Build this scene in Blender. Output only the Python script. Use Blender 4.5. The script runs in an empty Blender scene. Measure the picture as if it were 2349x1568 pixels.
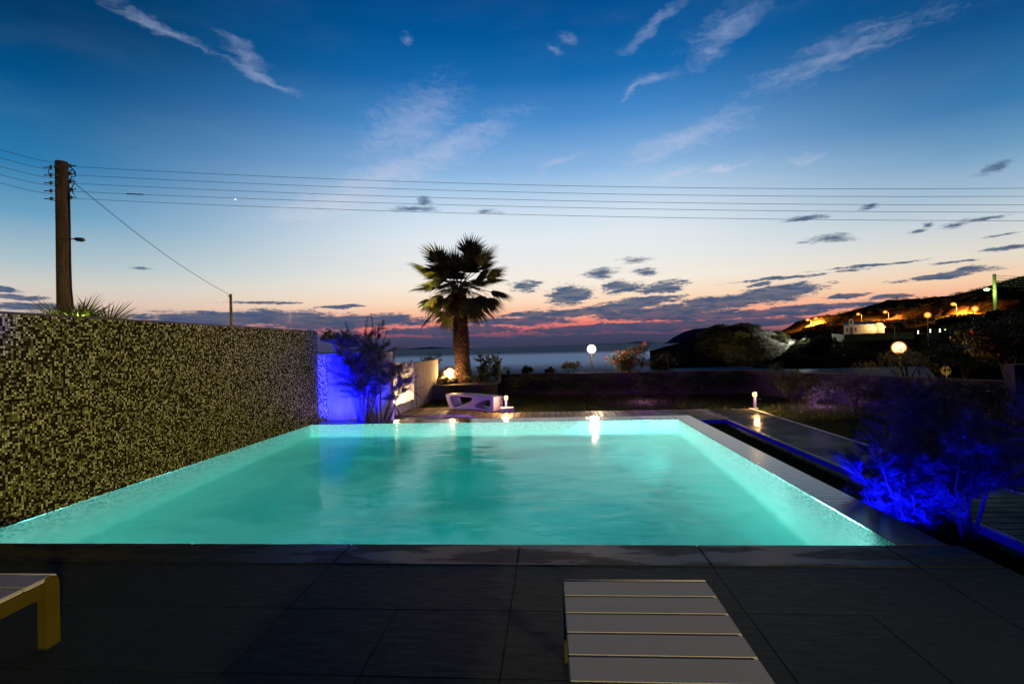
import bpy, bmesh, math, random
import numpy as np
from mathutils import Vector, Matrix
PI = math.pi
R = math.radians
random.seed(11)
rng = np.random.default_rng(11)
scn = bpy.context.scene
col = scn.collection

# ------------------------------------------------------------------ survey: camera geometry, used to turn sightings into places
PW, PH, PF, EYE = 2349., 1567.5, 1152., 1.46
YAW, PIT, ROL = R(4.3), R(.50), R(1.55)
_f0 = Vector((-math.sin(YAW), math.cos(YAW), 0)); _r = Vector((math.cos(YAW), math.sin(YAW), 0)); _u = Vector((0, 0, 1))
CF = _f0*math.cos(PIT) + _u*math.sin(PIT); _u1 = _u*math.cos(PIT) - _f0*math.sin(PIT)
CR = _r*math.cos(ROL) - _u1*math.sin(ROL); CU = _u1*math.cos(ROL) + _r*math.sin(ROL)
CAM = Vector((0, 0, EYE))
def ray(px, py): return CF + CR*((px-PW/2)/PF) - CU*((py-PH/2)/PF)
def at(px, py, Y):
    d = ray(px, py); return CAM + d*(Y/d.y)
def ground_at(px, py, z):
    d = ray(px, py); return CAM + d*((z-EYE)/d.z)
def azel(px, py):
    d = ray(px, py).normalized(); return math.degrees(math.atan2(d.x, d.y)), math.degrees(math.asin(d.z))

# ------------------------------------------------------------------ colour and materials
def lin(c):
    return tuple((v/255/12.92 if v/255 <= .04045 else ((v/255+.055)/1.055)**2.4) for v in c)
class NT:
    def __init__(s, tree): s.t = tree; s.n = tree.nodes; s.l = tree.links
    def new(s, typ, **kw):
        nd = s.n.new(typ)
        for k, v in kw.items(): setattr(nd, k, v)
        return nd
    def link(s, a, b): s.l.new(a, b)
    def setin(s, nd, key, v):
        if v is None: return
        if isinstance(v, bpy.types.NodeSocket): s.l.new(v, nd.inputs[key])
        else: nd.inputs[key].default_value = v
    def math(s, op, a, b=None, c=None, clamp=False):
        nd = s.new('ShaderNodeMath', operation=op, use_clamp=clamp)
        s.setin(nd, 0, a); s.setin(nd, 1, b); s.setin(nd, 2, c)
        return nd.outputs[0]
    def vmath(s, op, a, b=None, out=0):
        nd = s.new('ShaderNodeVectorMath', operation=op)
        s.setin(nd, 0, a); s.setin(nd, 1, b)
        return nd.outputs[out]
    def mix(s, f, a, b, typ='RGBA', blend='MIX'):
        nd = s.new('ShaderNodeMix', data_type=typ)
        if typ == 'RGBA':
            nd.blend_type = blend; i = (0, 6, 7); o = 2
        else: i = (0, 2, 3); o = 0
        for k, v in zip(i, (f, a, b)):
            if isinstance(v, bpy.types.NodeSocket): s.l.new(v, nd.inputs[k])
            else: nd.inputs[k].default_value = (v if not isinstance(v, tuple) or len(v) == 4 else (*v, 1))
        return nd.outputs[o]
    def ramp(s, f, stops, interp='LINEAR'):
        nd = s.new('ShaderNodeValToRGB'); cr = nd.color_ramp; cr.interpolation = interp
        while len(cr.elements) < len(stops): cr.elements.new(.5)
        for e, (p, c) in zip(cr.elements, stops):
            e.position = p; e.color = (*c, 1) if len(c) == 3 else c
        if f is not None: s.link(f, nd.inputs[0])
        return nd.outputs[0]
    def noise(s, vec, scale, detail=3, rough=.55, out=0, dist=0, dims='3D'):
        nd = s.new('ShaderNodeTexNoise', noise_dimensions=dims)
        nd.inputs['Scale'].default_value = scale; nd.inputs['Detail'].default_value = detail
        nd.inputs['Roughness'].default_value = rough; nd.inputs['Distortion'].default_value = dist
        if vec is not None: s.link(vec, nd.inputs['Vector'])
        return nd.outputs[out]
    def smooth(s, v, lo, hi, a=0., b=1.):
        nd = s.new('ShaderNodeMapRange', interpolation_type='SMOOTHSTEP')
        s.setin(nd, 0, v)
        for k, x in zip((1, 2, 3, 4), (lo, hi, a, b)): s.setin(nd, k, x)
        return nd.outputs[0]
    def mapping(s, vec, loc=(0, 0, 0), rot=(0, 0, 0), scale=(1, 1, 1), typ='POINT'):
        nd = s.new('ShaderNodeMapping', vector_type=typ)
        s.link(vec, nd.inputs[0]); nd.inputs[1].default_value = loc; nd.inputs[2].default_value = rot; nd.inputs[3].default_value = scale
        return nd.outputs[0]
    def bump(s, h, strength, dist, normal=None):
        nd = s.new('ShaderNodeBump'); nd.inputs['Strength'].default_value = strength; nd.inputs['Distance'].default_value = dist
        s.link(h, nd.inputs['Height'])
        if normal is not None: s.link(normal, nd.inputs['Normal'])
        return nd.outputs[0]
def newmat(name):
    m = bpy.data.materials.new(name); m.use_nodes = True
    T = NT(m.node_tree); p = T.n['Principled BSDF']; g = T.new('ShaderNodeNewGeometry'); tc = T.new('ShaderNodeTexCoord')
    return m, T, p, g.outputs['Position'], tc
def mat(name, c, rough=.6, metal=0, var=.25, scale=6., bump=.0, bscale=None, spec=None, c2=None, stretch=(1, 1, 1), detail=4):
    """base colour with two noise octaves of wear, roughness change and optional bump"""
    m, T, p, pos, tc = newmat(name)
    v = T.mapping(tc.outputs['Object'], scale=stretch)
    n = T.noise(v, scale, detail, .6)
    c2 = c2 if c2 else tuple(x*(1-var) for x in c)
    hi = tuple(min(1, x*(1+var*.5)) for x in c)
    T.link(T.ramp(n, [(.3, c2), (.7, hi)]), p.inputs['Base Color'])
    T.link(T.smooth(n, .3, .7, max(.02, rough-.08), min(1, rough+.08)), p.inputs['Roughness'])
    p.inputs['Metallic'].default_value = metal
    if spec is None and rough >= .8: spec = .08
    if spec is not None: p.inputs['Specular IOR Level'].default_value = spec
    if bump:
        T.link(T.bump(T.noise(v, bscale or scale*4, 5, .65), bump, .02), p.inputs['Normal'])
    return m
def emat(name, c, strength):
    m, T, p, pos, tc = newmat(name)
    T.n.remove(p); e = T.new('ShaderNodeEmission'); e.inputs[0].default_value = (*c, 1); e.inputs[1].default_value = strength
    T.link(e.outputs[0], T.n['Material Output'].inputs[0]); return m
def leafmat(name, c, c2, trans=.25, rough=.55):
    m, T, p, pos, tc = newmat(name)
    n = T.noise(tc.outputs['Object'], 3.5, 4, .7)
    wn = T.new('ShaderNodeTexWhiteNoise'); T.link(T.vmath('SNAP', tc.outputs['Object'], (.06, .06, .06)), wn.inputs[0])
    f = T.math('ADD', T.math('MULTIPLY', n, .7), T.math('MULTIPLY', wn.outputs[0], .3))
    cc = T.ramp(f, [(.3, c), (.7, c2)])
    T.link(cc, p.inputs['Base Color']); p.inputs['Roughness'].default_value = rough; p.inputs['Specular IOR Level'].default_value = .15
    tr = T.new('ShaderNodeBsdfTranslucent'); T.link(cc, tr.inputs[0])
    mx = T.new('ShaderNodeMixShader'); mx.inputs[0].default_value = trans
    T.link(p.outputs[0], mx.inputs[1]); T.link(tr.outputs[0], mx.inputs[2]); T.link(mx.outputs[0], T.n['Material Output'].inputs[0])
    return m

# ------------------------------------------------------------------ mesh helpers
class MB:
    def __init__(s): s.v = []; s.f = []
    def quad(s, a, b, c, d):
        i = len(s.v); s.v += [tuple(a), tuple(b), tuple(c), tuple(d)]; s.f.append((i, i+1, i+2, i+3))
    def tri(s, a, b, c):
        i = len(s.v); s.v += [tuple(a), tuple(b), tuple(c)]; s.f.append((i, i+1, i+2))
    def box(s, c, d, rz=0, bev=0., M=None):
        bm = bmesh.new(); bmesh.ops.create_cube(bm, size=1)
        bmesh.ops.scale(bm, vec=d, verts=bm.verts)
        if bev: bmesh.ops.bevel(bm, geom=bm.edges[:], offset=bev, segments=2, affect='EDGES')
        X = Matrix.Translation(c) @ (M if M else Matrix.Rotation(rz, 4, 'Z'))
        bm.transform(X); s.bm(bm); bm.free(); return s
    def bm(s, bm):
        i = len(s.v); bm.verts.index_update()
        s.v += [tuple(v.co) for v in bm.verts]; s.f += [tuple(i+v.index for v in f.verts) for f in bm.faces]
    def bx(s, x0, x1, y0, y1, z0, z1, bev=0.):
        return s.box(((x0+x1)/2, (y0+y1)/2, (z0+z1)/2), (x1-x0, y1-y0, z1-z0), bev=bev)
    def tube(s, pts, rad, n=8, cap=True):
        pts = [Vector(p) for p in pts]; rad = rad if isinstance(rad, (list, tuple)) else [rad]*len(pts)
        i0 = len(s.v); up = Vector((.13, .21, .97))
        for k, p in enumerate(pts):
            t = (pts[min(k+1, len(pts)-1)] - pts[max(k-1, 0)]).normalized()
            a = t.cross(up)
            if a.length < .05: a = t.cross(Vector((1, 0, 0)))
            a.normalize(); b = t.cross(a)
            for j in range(n):
                q = p + (a*math.cos(2*PI*j/n) + b*math.sin(2*PI*j/n))*rad[k]; s.v.append(tuple(q))
        for k in range(len(pts)-1):
            for j in range(n):
                s.f.append((i0+k*n+j, i0+k*n+(j+1) % n, i0+(k+1)*n+(j+1) % n, i0+(k+1)*n+j))
        if cap:
            s.f.append(tuple(i0+j for j in range(n))[::-1]); e = i0+(len(pts)-1)*n; s.f.append(tuple(e+j for j in range(n)))
        return s
    def lathe(s, prof, c=(0, 0, 0), n=20):
        i0 = len(s.v)
        for r, z in prof:
            for j in range(n): s.v.append((c[0]+r*math.cos(2*PI*j/n), c[1]+r*math.sin(2*PI*j/n), c[2]+z))
        for k in range(len(prof)-1):
            for j in range(n): s.f.append((i0+k*n+j, i0+k*n+(j+1) % n, i0+(k+1)*n+(j+1) % n, i0+(k+1)*n+j))
        s.f.append(tuple(i0+j for j in range(n))[::-1]); e = i0+(len(prof)-1)*n; s.f.append(tuple(e+j for j in range(n)))
        return s
    def ball(s, c, r, sc=(1, 1, 1), sub=3, jit=0., seed=0):
        bm = bmesh.new(); bmesh.ops.create_icosphere(bm, subdivisions=sub, radius=r)
        rr = random.Random(seed)
        ph = [rr.uniform(0, 9) for _ in range(6)]
        for v in bm.verts:
            n = v.co.normalized()
            k = 1+jit*(math.sin(3.1*n.x*2+ph[0])*math.sin(2.7*n.y*2+ph[1])+.5*math.sin(6.3*n.z+ph[2])*math.sin(5.9*n.x+ph[3])+rr.uniform(-.25, .25))
            v.co = Vector((v.co.x*sc[0], v.co.y*sc[1], v.co.z*sc[2]))*k
        bm.transform(Matrix.Translation(c)); s.bm(bm); bm.free(); return s
    def arr(s, V, Fc):
        i = len(s.v); s.v += [tuple(x) for x in V.tolist()]; s.f += [tuple(i+k for k in q) for q in Fc.tolist()]
    def prism(s, poly, y0, y1):
        """polygon in x,z extruded from y0 to y1"""
        n = len(poly); i = len(s.v)
        s.v += [(x, y0, z) for x, z in poly] + [(x, y1, z) for x, z in poly]
        s.f.append(tuple(range(i, i+n))); s.f.append(tuple(range(i+n, i+2*n))[::-1])
        for k in range(n): s.f.append((i+k, i+n+k, i+n+(k+1) % n, i+(k+1) % n))
        return s
    def build(s, name, m, parent=None, smooth=False, loc=None):
        me = bpy.data.meshes.new(name)
        V = s.v
        if loc is not None: V = [(x-loc[0], y-loc[1], z-loc[2]) for x, y, z in V]
        me.from_pydata(V, [], s.f); me.update()
        if m: me.materials.append(m)
        if smooth: me.polygons.foreach_set('use_smooth', [True]*len(me.polygons))
        o = bpy.data.objects.new(name, me); col.objects.link(o)
        if parent is not None: o.parent = parent
        if loc is not None: o.location = loc
        return o
def tag(o, label, cat, group=None, kind=None):
    o['label'] = label; o['category'] = cat
    if group: o['group'] = group
    if kind: o['kind'] = kind
    return o
def struct(o, kind='structure'): o['kind'] = kind; return o
def thing(name, loc, label, cat, rz=0, group=None):
    o = bpy.data.objects.new(name, None); col.objects.link(o); o.location = loc; o.rotation_euler = (0, 0, rz); o.empty_display_size = .1
    return tag(o, label, cat, group)
def copy_tree(o, parent=None):
    c = o.copy(); col.objects.link(c); c.parent = parent
    for ch in list(o.children): copy_tree(ch, c)
    return c
def lamp(name, typ, loc, energy, c, size=.05, target=None, spot=None, parent=None, blend=.5):
    d = bpy.data.lights.new(name, typ); d.energy = energy; d.color = c
    if typ in ('POINT', 'SPOT'): d.shadow_soft_size = size
    if typ == 'AREA': d.size = size
    d.specular_factor = 0.0
    if spot: d.spot_size = R(spot); d.spot_blend = blend
    o = bpy.data.objects.new(name, d); col.objects.link(o); o.location = loc
    if target is not None: o.rotation_euler = (Vector(target)-Vector(loc)).to_track_quat('-Z', 'Y').to_euler()
    return o

# ------------------------------------------------------------------ materials
M = {}
M['slate'] = None
def slate(name, c, c2, rough=.42, wet=False):
    m, T, p, pos, tc = newmat(name)
    n = T.noise(pos, 1.7, 6, .65); n2 = T.noise(T.mapping(pos, scale=(3, 14, 3)), 2.2, 6, .7)
    isl = T.new('ShaderNodeNewGeometry').outputs['Random Per Island']
    f = T.math('ADD', T.math('MULTIPLY', n, .6), T.math('MULTIPLY', isl, .4))
    T.link(T.ramp(f, [(.25, c2), (.75, c)]), p.inputs['Base Color'])
    r = T.smooth(n2, .3, .7, rough-.1, rough+.12)
    b = T.bump(n2, .35, .006)
    if wet:
        w = T.smooth(T.noise(T.mapping(pos, scale=(1.1, 3.5, 1)), 1.6, 5, .6), .47, .53)
        r = T.mix(w, r, .42, 'FLOAT')
    T.link(r, p.inputs['Roughness']); T.link(b, p.inputs['Normal']); p.inputs['Specular IOR Level'].default_value = .3
    return m
M['terrace'] = slate('slate_tile', (.013, .018, .019), (.008, .0115, .0125), .7)
M['coping'] = slate('wet_coping_stone', (.010, .0115, .0125), (.006, .007, .0075), .65, wet=True)
M['grout'] = mat('dark_grout', (.010, .010, .012), .9)
def mosaic(name, stops, s, grout, rough=.22, axes='yz', gw=.10, glow_mottle=None, depth_falloff=None, spec=.1, edge_glow=None):
    """square glass chips of pitch s with dark joints; each chip draws its own tint"""
    m, T, p, pos, tc = newmat(name)
    sep = T.new('ShaderNodeSeparateXYZ'); T.link(pos, sep.inputs[0])
    # any axis aligned face: all three coordinates are gridded, the flat one is centred in its cell
    cell = T.vmath('FLOOR', T.vmath('DIVIDE', T.vmath('ADD', pos, (.0031, .0047, .0053)), (s, s, s)))
    wn = T.new('ShaderNodeTexWhiteNoise'); T.link(cell, wn.inputs[0])
    cl = T.noise(T.mapping(pos, scale=(1, 1, 1)), 9., 2, .5)
    f = T.math('ADD', wn.outputs[0], T.math('MULTIPLY', T.math('SUBTRACT', cl, .5), .12), clamp=True)
    c = T.ramp(f, stops, 'CONSTANT')
    if glow_mottle:  # uneven underwater light painted as paler patches in the chip colour
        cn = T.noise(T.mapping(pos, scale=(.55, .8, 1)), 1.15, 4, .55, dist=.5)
        c = T.mix(T.math('MULTIPLY', T.smooth(cn, .44, .60), .9), c, (*glow_mottle, 1))
    if edge_glow:  # glow along the side walls put into the floor colour
        e = T.math('MINIMUM', T.math('SUBTRACT', sep.outputs[0], edge_glow[0]), T.math('SUBTRACT', edge_glow[1], sep.outputs[0]))
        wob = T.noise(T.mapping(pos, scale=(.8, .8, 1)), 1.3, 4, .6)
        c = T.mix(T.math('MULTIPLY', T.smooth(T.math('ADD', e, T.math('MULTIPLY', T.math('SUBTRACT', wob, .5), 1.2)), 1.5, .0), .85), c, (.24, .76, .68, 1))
    if depth_falloff:  # light lost with depth put into the wall colour
        c = T.mix(T.math('MULTIPLY', T.smooth(sep.outputs[2], -.35, -1.35), .6), c, (*depth_falloff, 1))
    fr = T.vmath('FRACTION', T.vmath('DIVIDE', T.vmath('ADD', pos, (.0031, .0047, .0053)), (s, s, s)))
    sp = T.new('ShaderNodeSeparateXYZ'); T.link(fr, sp.inputs[0])
    idx = {'x': 0, 'y': 1, 'z': 2}
    def edge(o): return T.math('GREATER_THAN', T.math('ABSOLUTE', T.math('SUBTRACT', o, .5)), .5-gw)
    g = T.math('MAXIMUM', edge(sp.outputs[idx[axes[0]]]), edge(sp.outputs[idx[axes[1]]]))
    T.link(T.mix(g, c, (*grout, 1)), p.inputs['Base Color'])
    T.link(T.mix(g, T.math('ADD', T.math('MULTIPLY', wn.outputs[0], .25), rough), .9, 'FLOAT'), p.inputs['Roughness']); p.inputs['Specular IOR Level'].default_value = spec
    return m
M['mosaic_wall'] = mosaic('olive_mosaic', [(0, (.003, .003, .0025)), (.24, (.012, .011, .005)), (.40, (.085, .088, .032)), (.54, (.15, .16, .060)),
                          (.70, (.24, .26, .11)), (.82, (.36, .39, .18)), (.93, (.50, .54, .29))], .0218, (.030, .029, .010), .25, 'yz', spec=.0)
M['mosaic_blue'] = mosaic('mosaic_return', [(0, (.03, .03, .04)), (.40, (.2, .2, .22)), (.62, (.55, .55, .58)), (.85, (.75, .75, .78))], .0218, (.05, .05, .05), .3, 'xz')
pool_stops = [(0, (.06, .26, .24)), (.24, (.52, .80, .72)), (.45, (.70, .92, .86)), (.78, (.82, .95, .92))]
M['pool_side'] = mosaic('pool_side_mosaic', pool_stops, .0218, (.25, .45, .40), .4, 'yz', .07, depth_falloff=(.18, .72, .63))
M['pool_end'] = mosaic('pool_end_mosaic', pool_stops, .0218, (.25, .45, .40), .4, 'xz', .07, depth_falloff=(.18, .72, .63))
M['pool_floor'] = mosaic('pool_floor_mosaic', [(0, (.002, .13, .13)), (.3, (.003, .17, .165)), (.7, (.005, .205, .20))], .0218, (.003, .14, .135), .5, 'xy', .06, (.16, .60, .57), edge_glow=(-4.8, 2.37))  # floor tint carries painted light: mottling and glow by the walls
def band_mat():
    m, T, p, pos, tc = newmat('wet_overflow_stone')
    n = T.noise(T.mapping(pos, scale=(6, 6, 6)), 3, 5, .6)
    T.link(T.ramp(n, [(.3, (.04, .045, .048)), (.7, (.08, .085, .088))]), p.inputs['Base Color'])
    p.inputs['Roughness'].default_value = .16
    w = T.noise(T.mapping(pos, scale=(1, 2.2, 1)), 9, 3, .5)
    T.link(T.bump(w, .25, .01), p.inputs['Normal']); return m
M['band'] = band_mat()
def water_mat():
    m, T, p, pos, tc = newmat('pool_water_surface'); T.n.remove(p)
    w1 = T.noise(T.mapping(pos, scale=(1.0, 1.7, 1)), 2.3, 3, .5, dist=.4)
    w2 = T.noise(T.mapping(pos, scale=(1, 1.6, 1)), 10, 2, .5)
    h = T.math('ADD', T.math('MULTIPLY', w1, 1.), T.math('MULTIPLY', w2, .07))
    nrm = T.bump(h, .20, .04)
    # long exposure: the light coming up through the moving water is smeared more than the mirror image on it
    rf = T.new('ShaderNodeBsdfRefraction'); rf.inputs['IOR'].default_value = 1.33; rf.inputs['Roughness'].default_value = .21; rf.inputs[0].default_value = (.95, 1, .99, 1)
    gl = T.new('ShaderNodeBsdfGlossy'); gl.inputs['Roughness'].default_value = .085
    fr = T.new('ShaderNodeFresnel'); fr.inputs[0].default_value = 1.33; mx = T.new('ShaderNodeMixShader')
    for nd in (rf, gl, fr): T.link(nrm, nd.inputs['Normal'])
    T.link(T.math('MULTIPLY', fr.outputs[0], .85), mx.inputs[0]); T.link(rf.outputs[0], mx.inputs[1]); T.link(gl.outputs[0], mx.inputs[2])
    T.link(mx.outputs[0], T.n['Material Output'].inputs[0]); return m
M['water'] = water_mat()
def sea_mat():
    m, T, p, pos, tc = newmat('sea_water')
    sep = T.new('ShaderNodeSeparateXYZ'); T.link(pos, sep.inputs[0])
    n = T.noise(T.mapping(pos, scale=(.03, .12, 1)), 1.0, 5, .65)
    n2 = T.noise(T.mapping(pos, scale=(.0012, .006, 1)), 1.0, 4, .6)
    cove = T.smooth(sep.outputs[1], 105, 210)  # bay darkened in the colour, standing in for dark hills mirrored there
    far = T.smooth(T.math('ADD', sep.outputs[1], T.math('MULTIPLY', n2, 260.)), 440, 620)
    near = T.ramp(n, [(.3, (.12, .22, .30)), (.7, (.24, .36, .43))])
    b1 = T.noise(T.mapping(pos, scale=(.25, .7, 1)), 1., 5, .65); nb = T.bump(b1, .8, .8)
    T.n.remove(p); df = T.new('ShaderNodeBsdfDiffuse'); gs = T.new('ShaderNodeBsdfGlossy'); mx = T.new('ShaderNodeMixShader')
    T.link(T.mix(cove, (.020, .042, .048, 1), T.mix(far, near, (.020, .050, .085, 1))), df.inputs[0]); gs.inputs[0].default_value = (.72, .86, 1, 1); gs.inputs['Roughness'].default_value = .38
    T.link(nb, gs.inputs['Normal']); T.link(T.mix(cove, .07, T.mix(far, .60, .13, 'FLOAT'), 'FLOAT'), mx.inputs[0])
    T.link(df.outputs[0], mx.inputs[1]); T.link(gs.outputs[0], mx.inputs[2]); T.link(mx.outputs[0], T.n['Material Output'].inputs[0]); return m
M['sea'] = sea_mat()
def deck_mat(name, along, c, c2, rough):
    m, T, p, pos, tc = newmat(name)
    st = (14, 1.2, 14) if along == 'y' else (1.2, 14, 14)
    n = T.noise(T.mapping(pos, scale=st), 2.2, 6, .65)
    isl = T.new('ShaderNodeNewGeometry').outputs['Random Per Island']
    f = T.math('ADD', T.math('MULTIPLY', n, .55), T.math('MULTIPLY', isl, .45))
    T.link(T.ramp(f, [(.25, c2), (.75, c)]), p.inputs['Base Color'])
    T.link(T.smooth(T.noise(pos, 1.3, 4, .6), .42, .58, rough-.16, rough+.12), p.inputs['Roughness'])
    T.link(T.bump(n, .3, .004), p.inputs['Normal']); p.inputs['Specular IOR Level'].default_value = .22; return m
M['deck'] = deck_mat('deck_boards', 'y', (.19, .125, .08), (.09, .06, .04), .6)
def path_mat(name, c, c2):
    m, T, p, pos, tc = newmat(name); T.n.remove(p)
    n = T.noise(T.mapping(pos, scale=(1.2, 14, 14)), 2.2, 6, .65); isl = T.new('ShaderNodeNewGeometry').outputs['Random Per Island']
    f = T.math('ADD', T.math('MULTIPLY', n, .55), T.math('MULTIPLY', isl, .45)); nb = T.bump(n, .3, .004)
    df = T.new('ShaderNodeBsdfDiffuse'); gs = T.new('ShaderNodeBsdfGlossy'); mx = T.new('ShaderNodeMixShader')
    T.link(T.ramp(f, [(.25, c2), (.75, c)]), df.inputs[0]); T.link(T.smooth(T.noise(pos, 1.6, 4, .6), .42, .58, .16, .36), gs.inputs['Roughness']); gs.inputs[0].default_value = (.9, .92, .95, 1)
    T.link(nb, gs.inputs['Normal']); T.link(nb, df.inputs['Normal']); mx.inputs[0].default_value = .055
    T.link(df.outputs[0], mx.inputs[1]); T.link(gs.outputs[0], mx.inputs[2]); T.link(mx.outputs[0], T.n['Material Output'].inputs[0]); return m
M['path'] = path_mat('path_boards', (.045, .040, .036), (.022, .020, .019))
M['deck_edge'] = mat('deck_fascia', (.35, .34, .33), .5, scale=12)
M['soil'] = mat('dark_soil', (.030, .026, .018), .95, var=.5, scale=5, bump=.6, bscale=25)
M['lawn'] = mat('lawn_ground', (.012, .016, .006), .95, var=.5, scale=3, bump=.6, bscale=60)
M['grass'] = leafmat('grass_blades', (.028, .046, .008), (.085, .105, .022), .3)
def concrete(name, c, c2, streak=(5, 5, .7)):
    m, T, p, pos, tc = newmat(name)
    a = T.noise(T.mapping(pos, scale=streak), 2.4, 7, .68); b = T.noise(pos, 1.1, 4, .6)
    f = T.math('ADD', T.math('MULTIPLY', a, .65), T.math('MULTIPLY', b, .35))
    T.link(T.ramp(f, [(.33, c2), (.52, c), (.68, tuple(min(1, x*1.2) for x in c))]), p.inputs['Base Color'])
    p.inputs['Roughness'].default_value = .85; p.inputs['Specular IOR Level'].default_value = .15
    T.link(T.bump(a, .5, .012), p.inputs['Normal']); return m
M['concrete'] = concrete('board_marked_concrete', (.21, .20, .19), (.10, .095, .09))
M['render'] = concrete('stained_render', (.17, .15, .13), (.075, .065, .055), (1.5, 1.5, .8))
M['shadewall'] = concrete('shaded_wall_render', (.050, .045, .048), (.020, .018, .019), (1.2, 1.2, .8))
M['cap'] = mat('dark_wall_cap', (.014, .016, .018), .6)
M['trunk'] = mat('palm_bark', (.034, .020, .014), .9, var=.55, scale=14, bump=.8)
M['frond'] = leafmat('palm_leaf', (.035, .045, .010), (.12, .125, .03), .2, .5)
M['deadfrond'] = leafmat('dry_palm_leaf', (.16, .095, .035), (.36, .22, .08), .3, .7)
M['bark'] = mat('shrub_bark', (.05, .042, .036), .9, var=.4, scale=20, bump=.5)
M['tamarisk'] = leafmat('tamarisk_needles', (.030, .038, .05), (.065, .08, .11), .3, .7)
M['tamdark'] = leafmat('tamarisk_needles_dull', (.016, .022, .05), (.045, .055, .14), .3, .7)
M['cypress'] = leafmat('green_needles', (.09, .11, .02), (.30, .30, .07), .3, .6)
M['leaf'] = leafmat('shrub_leaf', (.020, .032, .010), (.070, .080, .024), .2, .5)
M['hedge'] = leafmat('hedge_leaf', (.020, .036, .012), (.075, .10, .030), .2, .5)
M['leaflight'] = leafmat('pale_shrub_leaf', (.060, .080, .020), (.16, .17, .05), .25, .4)
M['leafdark'] = leafmat('dark_shrub_leaf', (.009, .014, .006), (.034, .042, .014), .2, .5)
M['scrub'] = leafmat('olive_scrub', (.008, .011, .004), (.10, .095, .035), .15, .6)
M['petal'] = leafmat('orange_petals', (.60, .10, .05), (.85, .38, .22), .35, .6)
M['redpetal'] = leafmat('red_petals', (.45, .03, .02), (.70, .12, .06), .35, .6)
M['paleflower'] = leafmat('cream_petals', (.65, .48, .30), (.85, .72, .52), .35, .6)
M['white'] = mat('white_gloss_plastic', (.15, .12, .22), .45, var=.06, scale=3)
M['slat'] = mat('white_lounger_slat', (.33, .30, .335), .6, var=.10, scale=5, stretch=(1, 6, 1))
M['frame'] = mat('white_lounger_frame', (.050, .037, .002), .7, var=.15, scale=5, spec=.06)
M['rubber'] = mat('black_rubber', (.012, .012, .012), .6)
M['polewood'] = mat('creosoted_pole_wood', (.15, .10, .075), .85, var=.5, scale=7, stretch=(3, 3, .25), bump=.6)
M['greypole'] = mat('grey_pole_wood', (.25, .23, .18), .85, var=.4, scale=7, stretch=(3, 3, .3))
M['bamboo'] = mat('yellow_cane_pole', (.42, .30, .09), .6, var=.35, scale=4)
M['wire'] = mat('dull_wire', (.045, .045, .05), .6, metal=.3)
M['cable'] = mat('black_cable', (.008, .008, .009), .6)
M['iron'] = mat('galvanised_iron', (.12, .12, .12), .5, metal=.6)
M['ceramic'] = mat('brown_ceramic', (.20, .12, .07), .3)
M['darkmetal'] = mat('dark_lamp_metal', (.03, .03, .033), .45, metal=.5)
M['steel'] = mat('brushed_steel', (.45, .45, .46), .35, metal=.9)
M['rock'] = mat('pale_rock', (.36, .30, .23), .9, var=.45, scale=5, bump=.8)
M['hill'] = None
M['plaster'] = mat('white_plaster', (.27, .24, .20), .85, var=.12, scale=.6)
M['bluepaint'] = mat('blue_roof_paint', (.10, .22, .45), .6, var=.2, scale=1)
M['doorpaint'] = mat('dark_door_paint', (.02, .02, .025), .5)
M['chapelwall'] = mat('grey_wall_render', (.14, .135, .12), .9, var=.25, scale=.4)
M['roadmat'] = mat('pale_road', (.16, .15, .14), .85, scale=.3)
M['sign_back'] = mat('bare_sign_metal', (.62, .48, .25), .45, metal=.2, var=.15, scale=8)
M['hose'] = mat('dark_hose', (.015, .018, .03), .4)
M['bulb_warm'] = emat('warm_bulb', (1, .78, .48), 1.7)
M['bulb_orange'] = emat('sodium_bulb', (1, .42, .09), 3.0)
M['bulb_amber'] = emat('amber_bulb', (1, .62, .24), 2.6)
M['bulb_globe'] = emat('amber_globe', (1, .56, .20), 6)
M['bulb_white'] = emat('white_globe', (1, .86, .66), 3.2)
M['bulb_green'] = emat('mercury_lamp', (.55, 1, .35), 14)
M['bulb_small'] = emat('small_white_light', (.8, 1, .6), 4)
def halo_mat(name, c, k, a):
    m, T, p, pos, tc = newmat(name); T.n.remove(p)
    e = T.new('ShaderNodeEmission'); e.inputs[0].default_value = (*c, 1); e.inputs[1].default_value = k
    tr = T.new('ShaderNodeBsdfTransparent'); mx = T.new('ShaderNodeMixShader'); mx.inputs[0].default_value = a
    T.link(tr.outputs[0], mx.inputs[1]); T.link(e.outputs[0], mx.inputs[2]); T.link(mx.outputs[0], T.n['Material Output'].inputs[0]); return m
M['halo_orange'] = halo_mat('orange_halo_shell', (1, .30, .04), 1.1, .38)  # see-through glowing shell, stands in for the halo around a lamp
M['star'] = emat('planet_glow', (.95, .97, 1), 1.6)
M['blue_led'] = emat('blue_led', (.008, .006, 1), .13)

# ------------------------------------------------------------------ terrace, coping and pool
mb = MB()
TX0, TXE = -7.9, 2.80
pitch, rowd = .635, .57
ys = [3.35-rowd*k for k in range(0, 10)]
for k in range(9):
    y1, y0 = ys[k], ys[k+1]
    step = 1.27 if k == 0 else (1.27 if k % 2 else .635)
    x = 1.01 - 1.27*7
    if k > 0: step = .635
    while x < TXE:
        a, b = max(x, TX0), min(x+step, TXE)
        if b-a > .03: mb.bx(a+.0018, b-.0018, y0+.0018, y1-.0018, -.03, rng.uniform(-.0006, .0006), .0012)
        x += step
terr = struct(mb.build('terrace', M['terrace']))
mb = MB(); x = 1.01-1.27*7
while x < 2.79:
    a, b = x, min(x+1.27, 2.79)
    mb.bx(a+.003, b-.003, 3.356, 3.6985, -.03, .004+rng.uniform(-.0006, .0006), .004); x += 1.27
struct(mb.build('coping', M['coping']))
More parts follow.
